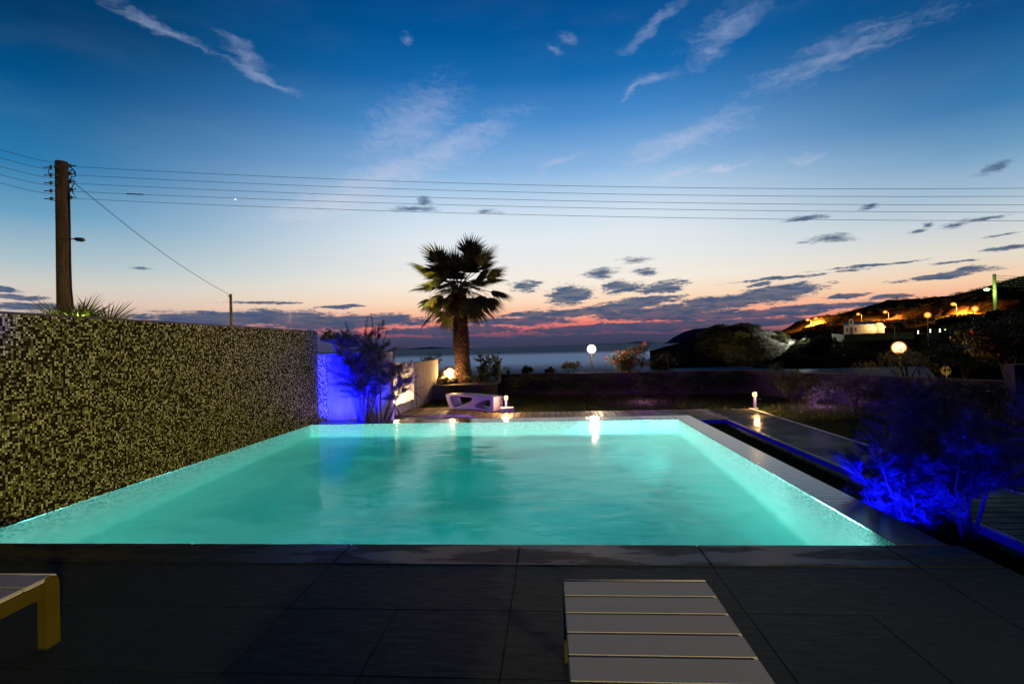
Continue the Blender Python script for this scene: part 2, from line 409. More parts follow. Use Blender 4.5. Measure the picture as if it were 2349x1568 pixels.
mb = MB(); mb.bx(-7.9, 2.795, -2.0, 3.70, -.5, -.007); struct(mb.build('terrace_base', M['grout']))
# basin
PX0, PX1, PY0, PY1, PZ = -4.8, 2.37, 3.70, 9.70, -1.35
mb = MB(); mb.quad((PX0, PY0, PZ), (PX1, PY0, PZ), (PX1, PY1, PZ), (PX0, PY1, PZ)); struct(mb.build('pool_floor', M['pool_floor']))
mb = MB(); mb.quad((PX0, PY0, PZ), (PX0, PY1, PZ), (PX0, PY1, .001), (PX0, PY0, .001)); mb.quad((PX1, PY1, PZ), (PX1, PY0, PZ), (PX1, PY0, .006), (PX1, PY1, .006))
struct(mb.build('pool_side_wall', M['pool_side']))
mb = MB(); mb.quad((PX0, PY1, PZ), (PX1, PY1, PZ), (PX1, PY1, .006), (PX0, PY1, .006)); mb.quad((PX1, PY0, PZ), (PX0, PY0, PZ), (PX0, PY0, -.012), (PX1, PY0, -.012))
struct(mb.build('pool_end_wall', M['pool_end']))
mb = MB()
nx, ny = 90, 76
for j in range(ny+1):
    for i in range(nx+1): mb.v.append((PX0+.001+(PX1-PX0-.002)*i/nx, PY0+.001+(PY1-PY0-.002)*j/ny, 0))
for j in range(ny):
    for i in range(nx):
        a = j*(nx+1)+i; mb.f.append((a, a+1, a+nx+2, a+nx+1))
struct(mb.build('pool_water', M['water'], smooth=True))
# overflow rim: wide wet stone on the right and far sides with a bevelled outer face
mb = MB()
def rim(x0, y0, x1, y1): mb.bx(x0, x1, y0, y1, -.60, .007, .004)
rim(PX1+.001, PY0, 2.71, 10.18); rim(PX0, PY1+.001, PX1-.001, 10.18)
struct(mb.build('pool_rim', M['band']))
# ------------------------------------------------------------------ mosaic wall
t = thing('mosaic_wall', (-4.8, 3.7, 0), 'long wall clad in olive and black mosaic chips rising from the left edge of the pool', 'wall')
mb = MB(); mb.bx(-5.05, -4.802, 1.0, 10.07, -.3, 1.868)
w = mb.build('mosaic_face', M['mosaic_wall']); w.parent = t; w.matrix_parent_inverse = Matrix.Translation((4.8, -3.7, 0))
mb = MB(); mb.bx(-5.06, -4.796, 1.0, 10.075, 1.868, 1.890, .003)
c_ = mb.build('wall_cap', M['cap']); c_.parent = t; c_.matrix_parent_inverse = Matrix.Translation((4.8, -3.7, 0))
def under(o, t):
    """parent keeping the world place"""
    o.parent = t; o.matrix_parent_inverse = Matrix.LocRotScale(t.location, t.rotation_euler, t.scale).inverted(); return o
# ------------------------------------------------------------------ concrete walls behind the pool
t = thing('concrete_wall', (-4.3, 10.8, -.3), 'blue-lit rough concrete wall with a mosaic end, behind the far left pool corner', 'wall')
mb = MB(); mb.bx(-4.895, -3.48, 10.72, 10.92, -.5, 1.41, .006); under(mb.build('concrete_face', M['concrete']), t)
mb = MB(); mb.bx(-5.35, -4.90, 10.69, 10.91, -.5, 1.40, .003); under(mb.build('mosaic_end', M['mosaic_blue']), t)
t = thing('lamp_wall', (-4.4, 14.2, -.2), 'rust-streaked low concrete wall carrying the bright warm wall lamp', 'wall')
mb = MB(); mb.bx(-6.2, -3.90, 14.10, 14.30, -.4, 1.09, .006); under(mb.build('wall_panel', M['concrete']), t)
t = thing('return_wall', (-3.9, 15.7, -.2), 'yellowish stained concrete wall running back from the lamp wall towards the palm', 'wall')
mb = MB(); mb.bx(-4.05, -3.885, 14.302, 17.2, -.4, 1.075, .006); under(mb.build('wall_panel', M['render']), t)
mb = MB(); mb.bx(-4.05, -3.89, 17.203, 17.9, -.4, .62, .006); mb.bx(-4.05, -3.87, 17.903, 18.7, -.4, .50, .006); under(mb.build('stepped_end', M['render']), t)
t = thing('ledge_bench', (-4.15, 13.3, -.2), 'low built-in concrete ledge below the warm wall lamp at the deck edge', 'ledge')
mb = MB(); mb.bx(-5.2, -3.93, 12.45, 14.09, -.35, .03, .01); under(mb.build('ledge_top', M['concrete']), t)
# wall lamp
t = thing('wall_lamp', (-4.33, 14.06, .1), 'small downlight box glowing warm white on the streaked concrete wall', 'wall lamp')
mb = MB(); mb.box((-4.33, 14.04, .30), (.26, .11, .06), bev=.008); under(mb.build('lamp_housing', M['darkmetal']), t)
mb = MB(); mb.box((-4.33, 14.045, .235), (.22, .09, .06), bev=.01); under(mb.build('lamp_glass_or_halo', M['bulb_warm']), t)
under(lamp('wall_lamp_light', 'POINT', (-4.30, 13.66, .19), 150, (1, .62, .30), .06), t)
# planter
t = thing('planter', (-2.8, 16.4, -.2), 'low purple-lit planter wall holding the tall palm and rocks', 'planter')
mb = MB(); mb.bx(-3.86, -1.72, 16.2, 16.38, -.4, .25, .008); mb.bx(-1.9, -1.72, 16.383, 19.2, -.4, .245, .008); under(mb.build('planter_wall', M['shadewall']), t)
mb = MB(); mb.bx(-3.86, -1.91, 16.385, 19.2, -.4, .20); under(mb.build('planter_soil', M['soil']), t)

# ------------------------------------------------------------------ decks and lawn
mb = MB(); x = -4.9
while x < 3.68:
    far = 13.93 if x < -1.85 else 12.62
    if x+.14 > -3.48 or True: mb.bx(x, x+.128, 11.0 if x > -3.47 else 11.0, far, -.235, -.20+rng.uniform(-.001, .001), .003)
    x += .143
struct(mb.build('deck', M['deck']))
mb = MB(); y = -1.0
while y < 12.5:
    mb.bx(3.74, 4.78, y, y+.130, -.235, -.20+rng.uniform(-.001, .001), .003); y += .143
struct(mb.build('boardwalk', M['path']))
mb = MB(); mb.bx(3.69, 3.737, -1.0, 11.06, -.40, -.202, .004); mb.bx(4.783, 4.83, -1, 12.62, -.40, -.19, .004)
mb.bx(2.75, 3.735, 10.95, 10.997, -.40, -.202, .004)
struct(mb.build('deck_fascia', M['deck_edge']))
# ground: terrace level garden, dropping to the shore beyond the boundary wall
GV, GF = [], []
gx = np.linspace(-70, 70, 141); gy = np.concatenate([np.linspace(-12, 26, 96), np.linspace(27, 90, 40)])
def gz_(x, y):
    base = -.36 if y < 11 else -.27
    if y < 19: z = base
    else: z = base-(y-19)*.17 if x < 20 else base-(y-19)*.13
    z = max(z, -7.2)
    return z+.02*math.sin(x*1.3)*math.sin(y*.9)+(.25*math.sin(x*.35+y*.22)*min(1, max(0, (y-20)/10)))
for yy in gy:
    for xx in gx: GV.append((xx, yy, gz_(xx, yy) if not (-6 < xx < 2.6 and 3 < yy < 10.4) and not (xx < 2.7 and yy < 10.4) else -2.2))
n = len(gx)
for j in range(len(gy)-1):
    for i in range(n-1):
        a = j*n+i; GF.append((a, a+1, a+n+1, a+n))
mb = MB(); mb.v = GV; mb.f = GF; struct(mb.build('ground', M['lawn'], smooth=True))
def blades(n, fx, h=(.05, .11), w=.006):
    p = fx(n); m_ = len(p); a = rng.uniform(0, 2*PI, m_); hh = rng.uniform(*h, m_); le = rng.normal(0, .35, (m_, 2))*hh[:, None]
    dx = np.stack([np.cos(a)*w, np.sin(a)*w, np.zeros(m_)], 1)
    tip = p+np.stack([le[:, 0], le[:, 1], hh], 1)
    V = np.stack([p-dx, p+dx, tip], 1).reshape(-1, 3); return V, np.arange(3*m_).reshape(-1, 3)
mb = MB()
def strip(n):
    x = rng.uniform(2.74, 3.68, n); y = 2.0+(9.0)*rng.random(n)**1.6; return np.stack([x, y, np.full(n, -.38)], 1)
mb.arr(*blades(36000, strip, (.04, .12), .005)); o = mb.build('grass', M['grass']); tag(o, 'dark rough grass strip between pool rim and boardwalk', 'grass', kind='stuff')
mb = MB()
def lawn(n):
    x = rng.uniform(-3.8, 9.5, n); y = rng.uniform(11.0, 17.5, n)
    k = ~((y < 12.66) & (x < 4.86)) & ~((y < 13.97) & (x < -1.8)) & ~((x < -1.7) & (y > 16.15))
    return np.stack([x, y, np.full(n, -.28)], 1)[k]
mb.arr(*blades(60000, lawn, (.05, .11), .008)); 
def lawn2(n):
    x = rng.uniform(4.86, 9, n); y = rng.uniform(3, 12.6, n); return np.stack([x, y, np.full(n, -.37)], 1)
mb.arr(*blades(25000, lawn2, (.06, .14), .008))
o = mb.build('lawn', M['grass']); tag(o, 'dim green lawn between the deck and the garden wall', 'grass', kind='stuff')
# garden boundary wall
t = thing('garden_wall', (2, 16.8, -.27), 'long low rendered garden wall in purple shade along the lawn, sea behind it', 'wall')
def wallseg(mb, a, b, z0, z1, th=.2):
    a, b = Vector((*a, 0)), Vector((*b, 0)); d = b-a
    mb.box(((a.x+b.x)/2, (a.y+b.y)/2, (z0+z1)/2), (d.length, th, z1-z0), rz=math.atan2(d.y, d.x), bev=.01)
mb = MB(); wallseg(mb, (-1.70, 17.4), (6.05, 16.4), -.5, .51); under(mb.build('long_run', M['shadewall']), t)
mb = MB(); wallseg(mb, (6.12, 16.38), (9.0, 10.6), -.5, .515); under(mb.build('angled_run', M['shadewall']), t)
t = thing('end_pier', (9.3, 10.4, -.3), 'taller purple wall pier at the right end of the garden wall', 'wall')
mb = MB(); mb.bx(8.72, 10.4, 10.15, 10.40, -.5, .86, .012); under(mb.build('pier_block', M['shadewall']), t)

# ------------------------------------------------------------------ foliage generators
def leaves(centres, radii, n, size, seed=0, flat=.5, aspect=.5):
    """leaf quads spread through clumps; denser at each clump's shell"""
    g = np.random.default_rng(seed)
    C = np.array(centres, float); Rr = np.array(radii, float)
    if Rr.ndim == 1: Rr = np.stack([Rr]*3, 1)
    wgt = Rr.prod(1)**(2/3); k = g.choice(len(C), n, p=wgt/wgt.sum())
    d = g.normal(size=(n, 3)); d /= np.linalg.norm(d, axis=1)[:, None]
    r = g.random(n)**.45
    r *= 1+.22*np.sin(d[:, 0]*5+k)*np.sin(d[:, 2]*4+2*k)
    P = C[k]+d*r[:, None]*Rr[k]
    nrm = d*flat+g.normal(size=(n, 3))*.6+np.array([0, 0, .3]); nrm /= np.linalg.norm(nrm, axis=1)[:, None]
    u = np.cross(nrm, g.normal(size=(n, 3))); u /= np.linalg.norm(u, axis=1)[:, None]; v = np.cross(nrm, u)
    s = size*g.uniform(.6, 1.35, n)[:, None]
    V = np.stack([P-u*s, P+v*s*aspect*.5-u*s*.1, P+u*s, P-v*s*aspect*.5-u*s*.1], 1).reshape(-1, 3)
    return V, np.arange(4*n).reshape(-1, 4)
def clumps(c, rad, k, seed, sub=.42):
    g = random.Random(seed); out, rr = [], []
    for _ in range(k):
        while True:
            d = Vector((g.uniform(-1, 1), g.uniform(-1, 1), g.uniform(-1, 1)))
            if d.length < 1: break
        d = d*(.35+.65*g.random())
        out.append((c[0]+d.x*rad[0], c[1]+d.y*rad[1], c[2]+d.z*rad[2]))
        q = sub*g.uniform(.6, 1.25); rr.append((rad[0]*q, rad[1]*q, rad[2]*q))
    return out, rr
def bush(name, base, w, h, label, n=1500, size=.05, m='leaf', seed=0, group=None, dep=None, k=9, cat='shrub', stems=5, flower=None, nf=0, fsize=.05, aspect=.5):
    base = Vector(base); t = thing(name, base, label, cat, group=group)
    dep = dep or w
    c = (0, 0, h*.55); cs, rs = clumps(c, (w*.5*.78, dep*.5*.78, h*.5*.8), k, seed)
    mb = MB(); mb.arr(*leaves(cs, rs, n, size, seed, aspect=aspect)); mb.build('foliage', M[m], t)
    g = random.Random(seed); mb = MB()
    for q in cs[:stems]:
        mid = Vector((q[0]*.45+g.uniform(-.05, .05)*w, q[1]*.45, q[2]*.55))
        mb.tube([(g.uniform(-.03, .03)*w, 0, -.15*h), mid, q], [.018*h+.006, .012*h+.004, .004], 5)
    mb.build('stem', M['bark'], t)
    if flower:
        ff = MB(); gg = np.random.default_rng(seed+5); pts = []
        for q in range(nf):
            kk = gg.integers(len(cs)); d = gg.normal(size=3); d /= np.linalg.norm(d); d[1] = -abs(d[1])*.9
            pts.append(np.array(cs[kk])+d*np.array(rs[kk])*1.02)
        for q, pnt in enumerate(pts):
            s_ = fsize*gg.uniform(.6, 1.4)
            V, Fc = leaves([pnt], [s_], 16, s_*.75, seed+q, .8, 1.1); ff.arr(V, Fc)
        ff.build('blossom', M[flower], t)
    return t
def plume(mbn, mbs, p0, d0, L, n, nl, g, droop=.25, thick=.0032, nw=.004):
    n = int(n*1.6); nw *= .46; nl *= 1.3
    """a feathery branchlet: a thin curved stem with fine needles all round; returns points"""
    pts = [p0.copy()]; d = d0.normalized(); seg = 7
    for k in range(seg):
        d = (d+Vector((g.gauss(0, .09), g.gauss(0, .09), g.gauss(0, .07)-droop*.16*(k/seg)))).normalized()
        pts.append(pts[-1]+d*(L/seg))
    mbs.tube(pts, [thick*(1-.8*k/seg) for k in range(seg+1)], 4, cap=False)
    for _ in range(n):
        a = g.random()**.75*seg*.999; i = int(a); f = a-i
        p = pts[i].lerp(pts[i+1], f); ax = (pts[i+1]-pts[i]).normalized()
        s = Vector((g.gauss(0, 1), g.gauss(0, 1), g.gauss(0, 1))); s = (s-ax*s.dot(ax)).normalized()
        dd = (ax*g.uniform(.55, 1.3)+s).normalized()*nl*g.uniform(.5, 1.2)*(1.15-.75*a/seg)
        w = ax.cross(dd).normalized()*nw
        mbn.tri(p-w, p+w, p+dd)
    return pts
def tamarisk(name, base, h, spread, label, m='tamarisk', seed=0, stems=5, sub=9, needles=46, nl=.09, lean=(0, 0), low=.12, group=None, nw=.006, cat='tamarisk'):
    g = random.Random(seed); t = thing(name, base, label, cat, group=group)
    tr, nd, tw = MB(), MB(), MB()
    for k in range(stems):
        a = 2*PI*(k+g.random()*.7)/stems; tilt = g.uniform(.15, .8)*spread/h
        d = Vector((math.cos(a)*tilt+lean[0], math.sin(a)*tilt+lean[1], 1)).normalized()
        L = h*g.uniform(.7, 1.0); pts = [Vector((g.uniform(-.04, .04), g.uniform(-.04, .04), -.05))]; seg = 8
        for q in range(seg):
            d = (d+Vector((g.gauss(0, .08), g.gauss(0, .08), .02))).normalized(); pts.append(pts[-1]+d*L/seg)
        tr.tube(pts, [.020*(h/1.5)*(1-.85*q/seg)+.003 for q in range(seg+1)], 6)
        for q in range(sub):
            f = low+(1-low)*(q+g.random())/sub; i = min(int(f*seg), seg-1); p = pts[i].lerp(pts[i+1], f*seg-i)
            b = g.uniform(0, 2*PI); out = Vector((math.cos(b), math.sin(b), g.uniform(.2, 1.1)))
            l2 = h*g.uniform(.22, .42)*(1.15-.55*f)
            pp = plume(nd, tw, p, out, l2, needles, nl, g, nw=nw)
            for z in range(3):
                i2 = g.randint(1, 5); o2 = (pp[i2+1]-pp[i2]).normalized()+Vector((g.gauss(0, .6), g.gauss(0, .6), g.gauss(.15, .4)))
                plume(nd, tw, pp[i2], o2, l2*g.uniform(.35, .65), int(needles*.7), nl*.85, g, thick=.0018, nw=nw)
        plume(nd, tw, pts[-1], d, h*.22, needles, nl, g, nw=nw)
    tr.build('trunk', M['bark'], t); nd.build('foliage', M[m], t); tw.build('twigs', M['bark'], t)
    return t

# tamarisks
tamarisk('tamarisk', (-3.98, 10.42, -.35), 2.35, 1.05, 'wispy tamarisk with two bare trunks against the blue concrete wall', 'tamdark', 3, stems=6, sub=12, needles=72, nl=.12, low=.46, nw=.0075)
tamarisk('tamarisk', (-3.62, 10.48, -.35), 2.0, .7, 'thinner tamarisk at the right end of the blue concrete wall', 'tamdark', 8, stems=4, sub=11, needles=66, nl=.12, lean=(.08, 0), low=.52, nw=.0075)
tamarisk('tamarisk', (3.42, 5.15, -.40), 1.0, .95, 'bushy tamarisk glowing brightest blue beside the pool rim', 'tamarisk', 21, stems=14, sub=10, needles=74, nl=.095, lean=(-.16, -.05), low=.04)
tamarisk('tamarisk', (3.52, 4.55, -.40), 1.25, 1.0, 'blue-lit tamarisk with a single bare trunk nearest the terrace corner', 'tamarisk', 34, stems=4, sub=12, needles=62, nl=.085, lean=(.18, .12), low=.40)
tamarisk('tamarisk', (4.05, 5.6, -.40), 1.55, 1.25, 'taller dim tamarisk arching over the boardwalk behind the bright blue one', 'tamarisk', 47, stems=8, sub=11, needles=56, nl=.09, lean=(-.12, .1), low=.3)
tamarisk('tamarisk', (5.9, 6.3, -.40), 1.6, 1.4, 'dark tamarisk in shadow at the right beyond the boardwalk', 'tamdark', 55, stems=7, sub=8, needles=44, nl=.10, low=.1)
# ------------------------------------------------------------------ fan palm
def fan(mb, mbp, p0, d, L, rad, g, nleaf=34, droop=.35, spread=115, nseg=4, lw=.020):
    d = d.normalized(); side = d.cross(Vector((0, 0, 1)))
    if side.length < .1: side = Vector((1, 0, 0))
    side.normalize(); nrm = side.cross(d).normalized()
    roll = g.gauss(0, .35); side, nrm = side*math.cos(roll)+nrm*math.sin(roll), nrm*math.cos(roll)-side*math.sin(roll)
    hub = p0+d*L+Vector((0, 0, -.10*L*droop*2))
    mbp.tube([p0, p0+d*L*.5+Vector((0, 0, .02)), hub], [.022, .016, .012], 5, cap=False)
    dd = (hub-(p0+d*L*.5)).normalized()
    for k in range(nleaf):
        a = R(-spread+2*spread*k/(nleaf-1)+g.uniform(-2, 2))
        ld = (dd*math.cos(a)+side*math.sin(a)).normalized()
        ll = rad*(1-.30*(abs(a)/R(spread))**2)*g.uniform(.86, 1.05); w = side*math.cos(a)-dd*math.sin(a)
        prev = None; p = hub.copy(); v = ld.copy()
        for s in range(nseg+1):
            f = s/nseg; wd = lw*(rad/.75)*(.35+1.3*f if f < .5 else 2*(1-f)*1.0+.02)*(1 if s < nseg else 0.1)
            fold = nrm*(.25*wd*(1 if k % 2 else -1))
            e = (p-w*wd+fold, p+w*wd-fold)
            if prev: mb.quad(prev[0], prev[1], e[1], e[0])
            prev = e; v = (v+Vector((0, 0, -droop*.34*f*f*2.2-.01))+nrm*.02*math.cos(a)).normalized(); p = p+v*ll/nseg
PB = Vector((-3.17, 18.0, .18))
PALM_H = 3.3
t = thing('palm_tree', PB, 'tall fan palm with shaggy trunk lit from below in the planter', 'palm tree')
g = random.Random(5)
mb = MB(); H = 3.3
def pr(z): return .33-.05*min(1, z/.5)-.045*z/H+.012*math.sin(z*5)
def pc(z): return Vector((-.07*(max(z, 0)/H)**1.3, 0, z))
mb.tube([pc(z) for z in np.linspace(-.15, H, 14)], [pr(max(z, 0)) for z in np.linspace(-.15, H, 14)], 18)
mb.build('trunk', M['trunk'], t, smooth=True)
mb = MB()
for k in range(430):
    z = .03+(k/430)*(H-.1); a = k*2.39996; c0 = pc(z); r0 = pr(z)
    d = Vector((math.cos(a), math.sin(a), 0)); s_ = Vector((-math.sin(a), math.cos(a), 0)); wd = g.uniform(.035, .06); up = g.uniform(.06, .11); out = g.uniform(.035, .075)
    if g.random() < .06: continue
    p = c0+d*(r0-.015)
    tip = p+d*out+Vector((0, 0, up)); th = Vector((0, 0, .018))-d*.01
    q = [p-s_*wd, p+s_*wd, tip+s_*wd*.55, tip-s_*wd*.55]
    mb.quad(*q); mb.quad(*[x+th for x in q][::-1]); mb.quad(q[3], q[2], q[2]+th, q[3]+th); mb.quad(q[0], q[3], q[3]+th, q[0]+th); mb.quad(q[2], q[1], q[1]+th, q[2]+th)
mb.build('leaf_bases', M['trunk'], t)
top = pc(H)+Vector((0, 0, .02))
leafs, pet, dry = MB(), MB(), MB()
NF = 54
for k in range(NF):
    f = (k+.5)/NF; el = R(80-122*f**.72+g.gauss(0, 9)); a = k*2.39996+g.uniform(-.4, .4)
    d = Vector((math.cos(a)*math.cos(el), math.sin(a)*math.cos(el), math.sin(el)))
    L = g.uniform(.42, 1.12); rad = g.uniform(.80, 1.10)
    if f < .3: L *= 1.12
    fan(leafs, pet, top+Vector((d.x*.12, d.y*.12, .15*(1-f)*1.6)), d, L, rad, g, 30, .12+.80*f, 74, lw=.027)
for k in range(9):
    a = g.uniform(0, 2*PI) if k > 2 else PI+g.uniform(-.3, .3); d = Vector((math.cos(a), math.sin(a), -1.2-g.random()))
    fan(dry, pet, top+Vector((0, 0, -.1)), d, .42, .62, g, 24, .6, 60)
for k in range(26):   # old flower stalks hanging through the crown
    a = g.uniform(0, 2*PI); e = g.uniform(-.1, 1.1); d = Vector((math.cos(a)*math.cos(e), math.sin(a)*math.cos(e), math.sin(e))); p = top+Vector((0, 0, .1)); pts = [p.copy()]
    for s in range(7):
        d = (d+Vector((g.gauss(0, .1), g.gauss(0, .1), -.22))).normalized(); p = p+d*.19; pts.append(p.copy())
        for q in range(6):
            e2 = p+Vector((g.gauss(0, .09), g.gauss(0, .09), g.gauss(-.09, .06))); dry.tri(p, p+Vector((.006, 0, .006)), e2)
    dry.tube(pts, [.011-.0012*s for s in range(8)], 4, cap=False)
for k in range(5):
    p = top+Vector((-1.3+g.uniform(-.2, .5), g.uniform(-.3, .3), -.35)); dry.tube([p, p+Vector((.02, 0, -.35)), p+Vector((.03, 0, -.75-g.random()*.2))], .008, 4)
leafs.build('crown', M['frond'], t); pet.build('leaf_stalks', M['frond'], t); dry.build('dry_fronds', M['deadfrond'], t)
# rocks behind uplight
for k, (px, py, Y, s, lb) in enumerate([(1020, 856, 17.35, .17, 'rounded lit rock leftmost of the pile left of the palm'), (1026, 868, 17.2, .13, 'rounded lit rock lowest of the pile beside the palm uplight'),
        (1031, 849, 17.5, .16, 'pale rock topmost of the pile left of the palm trunk'), (1034, 860, 17.4, .11, 'small glowing rock closest to the palm trunk'), (1015, 870, 17.1, .12, 'small rock at the left foot of the lit pile')]):
    p = at(px, py, Y); mb = MB(); mb.ball((0, 0, 0), s, (1.15, 1, .85), 3, .10, k)
    o = mb.build('rock', M['rock'], smooth=False); o.location = p; o.rotation_euler = (0, 0, k*1.3); tag(o, lb, 'rock', 'rocks piled beside the palm')
t = thing('uplight', at(1040, 870, 17.42)-Vector((0, 0, .06)), 'small garden spotlight glaring at the foot of the palm', 'spotlight')
mb = MB(); mb.lathe([(.05, 0), (.065, .10), (.07, .12)], n=14); mb.build('lamp_body', M['darkmetal'], t)
mb = MB(); mb.ball((0, 0, .13), .055, (1, 1, .6), 2); mb.build('bulb', M['bulb_warm'], t)
pu = Vector(t.location)
under(lamp('uplight_light', 'SPOT', PB+Vector((-.50, -.36, .16)), 380, (1, .58, .22), .04, target=PB+Vector((-.22, 0, .50)), spot=95, blend=.9), t)
under(lamp('crown_light', 'SPOT', PB+Vector((-.9, -2.4, .3)), 5000, (1, .74, .30), .06, target=PB+Vector((0, 0, 4.2)), spot=48, blend=.6), t)
under(lamp('uplight_glow', 'POINT', pu+Vector((-.02, -.22, .30)), 150, (1, .55, .2), .04), t)

# ------------------------------------------------------------------ shrubs
B = bush
tamarisk('conifer_shrub', at(1108, 868, 19.6), 1.0, .55, 'feathery green conifer just right of the palm trunk', 'cypress', 60, 7, 7, 34, .11, low=.05, nw=.009, cat='shrub')
tamarisk('conifer_shrub', at(1140, 868, 19.9), .95, .55, 'feathery green conifer furthest right behind the planter', 'cypress', 61, 7, 7, 34, .11, low=.05, nw=.009, cat='shrub')
tamarisk('conifer_shrub', at(990, 868, 21), 1.05, .5, 'green conifer showing above the yellowish concrete wall', 'cypress', 62, 6, 7, 34, .11, low=.1, nw=.009, cat='shrub')
B('planter_plant', at(1095, 880, 17.2), 1.6, .40, 'low dark ground-cover plants filling the planter right of the palm', 1500, .035, 'leafdark', 70, k=9)
B('planter_plant', at(1022, 884, 16.8), .75, .32, 'small green plants in front of the palm uplight', 700, .03, 'leaf', 71, k=7)
t = thing('agave', at(1166, 862, 17.75), 'spiky dark agave against the sea above the wall, right of the planter', 'agave')
mb = MB(); g = random.Random(3)
for k in range(34):
    a = k*2.4; e = R(15+70*g.random()); d = Vector((math.cos(a)*math.cos(e), math.sin(a)*math.cos(e), math.sin(e))); s_ = d.cross(Vector((0, 0, 1))).normalized()*.016
    mb.tri(-s_, s_, d*g.uniform(.3, .48))
mb.build('spikes', M['leafdark'], t)
B('leafy_shrub', at(1212, 866, 18.0), .85, .48, 'dark round-leaved shrub above the wall left of the pale globe lamp', 520, .05, 'leafdark', 72, k=8, aspect=1.1)
B('leafy_shrub', at(1262, 866, 17.9), .7, .40, 'dark broad-leaved shrub between the round-leaved shrub and the yellow-green bush', 420, .05, 'leafdark', 73, k=8, aspect=1.1)
B('leafy_shrub', at(1310, 862, 18.2), .95, .66, 'yellow-green bush lit by the pale globe lamp', 900, .045, 'leaflight', 74, k=9)
B('flowering_shrub', at(1445, 866, 19.2), 2.3, 1.45, 'large bush with orange and cream blossoms right of the pale globe lamp', 4200, .05, 'leaflight', 75, k=18, dep=1.8, flower='petal', nf=60, fsize=.05)
B('flowering_shrub', at(1525, 868, 19.8), 2.2, 1.15, 'dimmer leafy bush with a few pale flowers, right of the orange-blossom bush', 3200, .05, 'leaf', 76, k=14, dep=1.8, flower='paleflower', nf=16, fsize=.04)
hed = [(1200, 17.0, 1.3, .62, 'dark hedge shrub under the agave at the left end of the garden wall'), (1290, 16.9, 1.4, .6, 'dark hedge shrub below the yellow-green bush'), (1385, 16.7, 1.5, .58, 'dark hedge shrub below the pale globe lamp'),
       (1480, 16.6, 1.4, .55, 'dark hedge shrub below the orange-blossom bush'), (1570, 16.4, 1.5, .60, 'dark hedge shrub below the dimmer flowering bush'), (1660, 16.2, 1.3, .66, 'dark hedge shrub left of the right bollard lamp')]
for k, (px, Y, w_, h_, lb) in enumerate(hed):
    p = at(px, 900, Y-.45); p.z = -.28; B('hedge_shrub', p, w_*1.5, h_*1.42, lb, 2400, .042, 'hedge', 80+k, dep=.75, k=16, group='hedge shrubs along the garden wall')
for k, (px, Y, w_, h_, m_, lb) in enumerate([(1815, 14.2, 1.5, 1.15, 'leaflight', 'tall leafy shrub with yellow-green top right of the right bollard'), (1868, 13.3, 1.3, .95, 'leaf', 'mid-sized leafy shrub in front of the angled wall'),
        (1960, 12.6, 1.6, 1.0, 'leaf', 'broad leafy shrub under the orange globe lamp'), (2060, 12.0, 1.7, .95, 'leafdark', 'dark shrub left of the round sign at the wall'), (2200, 10.9, 1.8, .95, 'leafdark', 'dark shrub right of the round sign at the wall'), (2290, 9.4, 1.7, 1.05, 'leafdark', 'dark shrub in front of the taller pier')]):
    p = at(px, 930, Y); p.z = -.36; B('garden_shrub', p, w_, h_, lb, 1700, .042, m_, 90+k, k=12)
B('leafy_shrub', at(1785, 868, 15.6), 1.0, .55, 'thin sprigs above the wall at the bay', 380, .04, 'leaf', 99, k=7)
B('leafy_shrub', at(2085, 876, 15.2), 2.9, 1.15, 'greenish lit shrub behind the wall left of the round sign', 1200, .05, 'leaflight', 98, k=10)
lamp('conifer_spot', 'POINT', at(1120, 884, 18.75)+Vector((0, 0, .12)), 42, (1, .80, .28), .06)
# behind concrete wall
B('leafy_shrub', at(785, 822, 12.4), 1.35, .82, 'dark broad-leaved shrub rising behind the blue concrete wall', 420, .07, 'leafdark', 100, k=9, aspect=1.0)
# dark bank of bushes at right
for k, (px, py, Y, w_, h_, m_, fl, nf, lb) in enumerate([
        (2315, 862, 17, 4.0, 2.0, 'leafdark', 'redpetal', 20, 'large dark oleander with red flowers behind the pier'), (2215, 858, 22, 4.5, 1.5, 'leafdark', None, 0, 'dark bush behind the round sign, left of the red-flowered oleander'),
        (2345, 800, 30, 8.0, 2.1, 'leaf', None, 0, 'dim olive bush on the slope above the oleander'), (2230, 800, 40, 8.0, 1.7, 'leafdark', None, 0, 'black bush mass on the slope below the green-lit pole'),
        (2310, 748, 70, 9, 2.2, 'leafdark', None, 0, 'dark bush at the foot of the green-lit pole'), (2195, 748, 90, 10, 1.9, 'leafdark', None, 0, 'dark pointed bush below the brightest street lamp')]):
    p = at(px, py, Y); B('bank_bush', p, w_, h_, lb, 3000, .075 if Y < 25 else .16 if Y < 60 else .3, m_, 110+k, k=16, flower=fl, nf=nf, fsize=.04, dep=w_*.7)
# fan palms behind the mosaic wall
for k, (px, py, Y, lb) in enumerate([(172, 742, 6.6, 'low fan palm with dark pointed leaves behind the mosaic wall by the pole'), (238, 750, 7.1, 'yellow-green lit fan palm leaves right of the pole above the mosaic wall'), (105, 742, 6.2, 'yellow lit palm leaf tips left of the pole above the mosaic wall')]):
    p = at(px, py, Y); t = thing('small_palm', p, lb, 'palm'); g = random.Random(20+k); a_, b_ = MB(), MB()
    for q in range(9):
        a = q*2.4+k; e = R(8+62*g.random()); d = Vector((math.cos(a)*math.cos(e), math.sin(a)*math.cos(e), math.sin(e)))
        fan(a_, b_, Vector((0, 0, -.15)), d, (.22, .24, .16)[k], (.50, .52, .30)[k], g, 20, .3, 80, 3, .022)
    a_.build('fronds', M['frond'], t); b_.build('leaf_stalks', M['frond'], t)
    mb = MB(); mb.tube([(0, 0, -2.0), (0, 0, -.1)], [.10, .08], 9); mb.build('trunk', M['trunk'], t)
lamp('palm_uplight', 'POINT', at(222, 775, 6.8)+Vector((.1, -.35, -.1)), 110, (.75, 1, .12), .08)
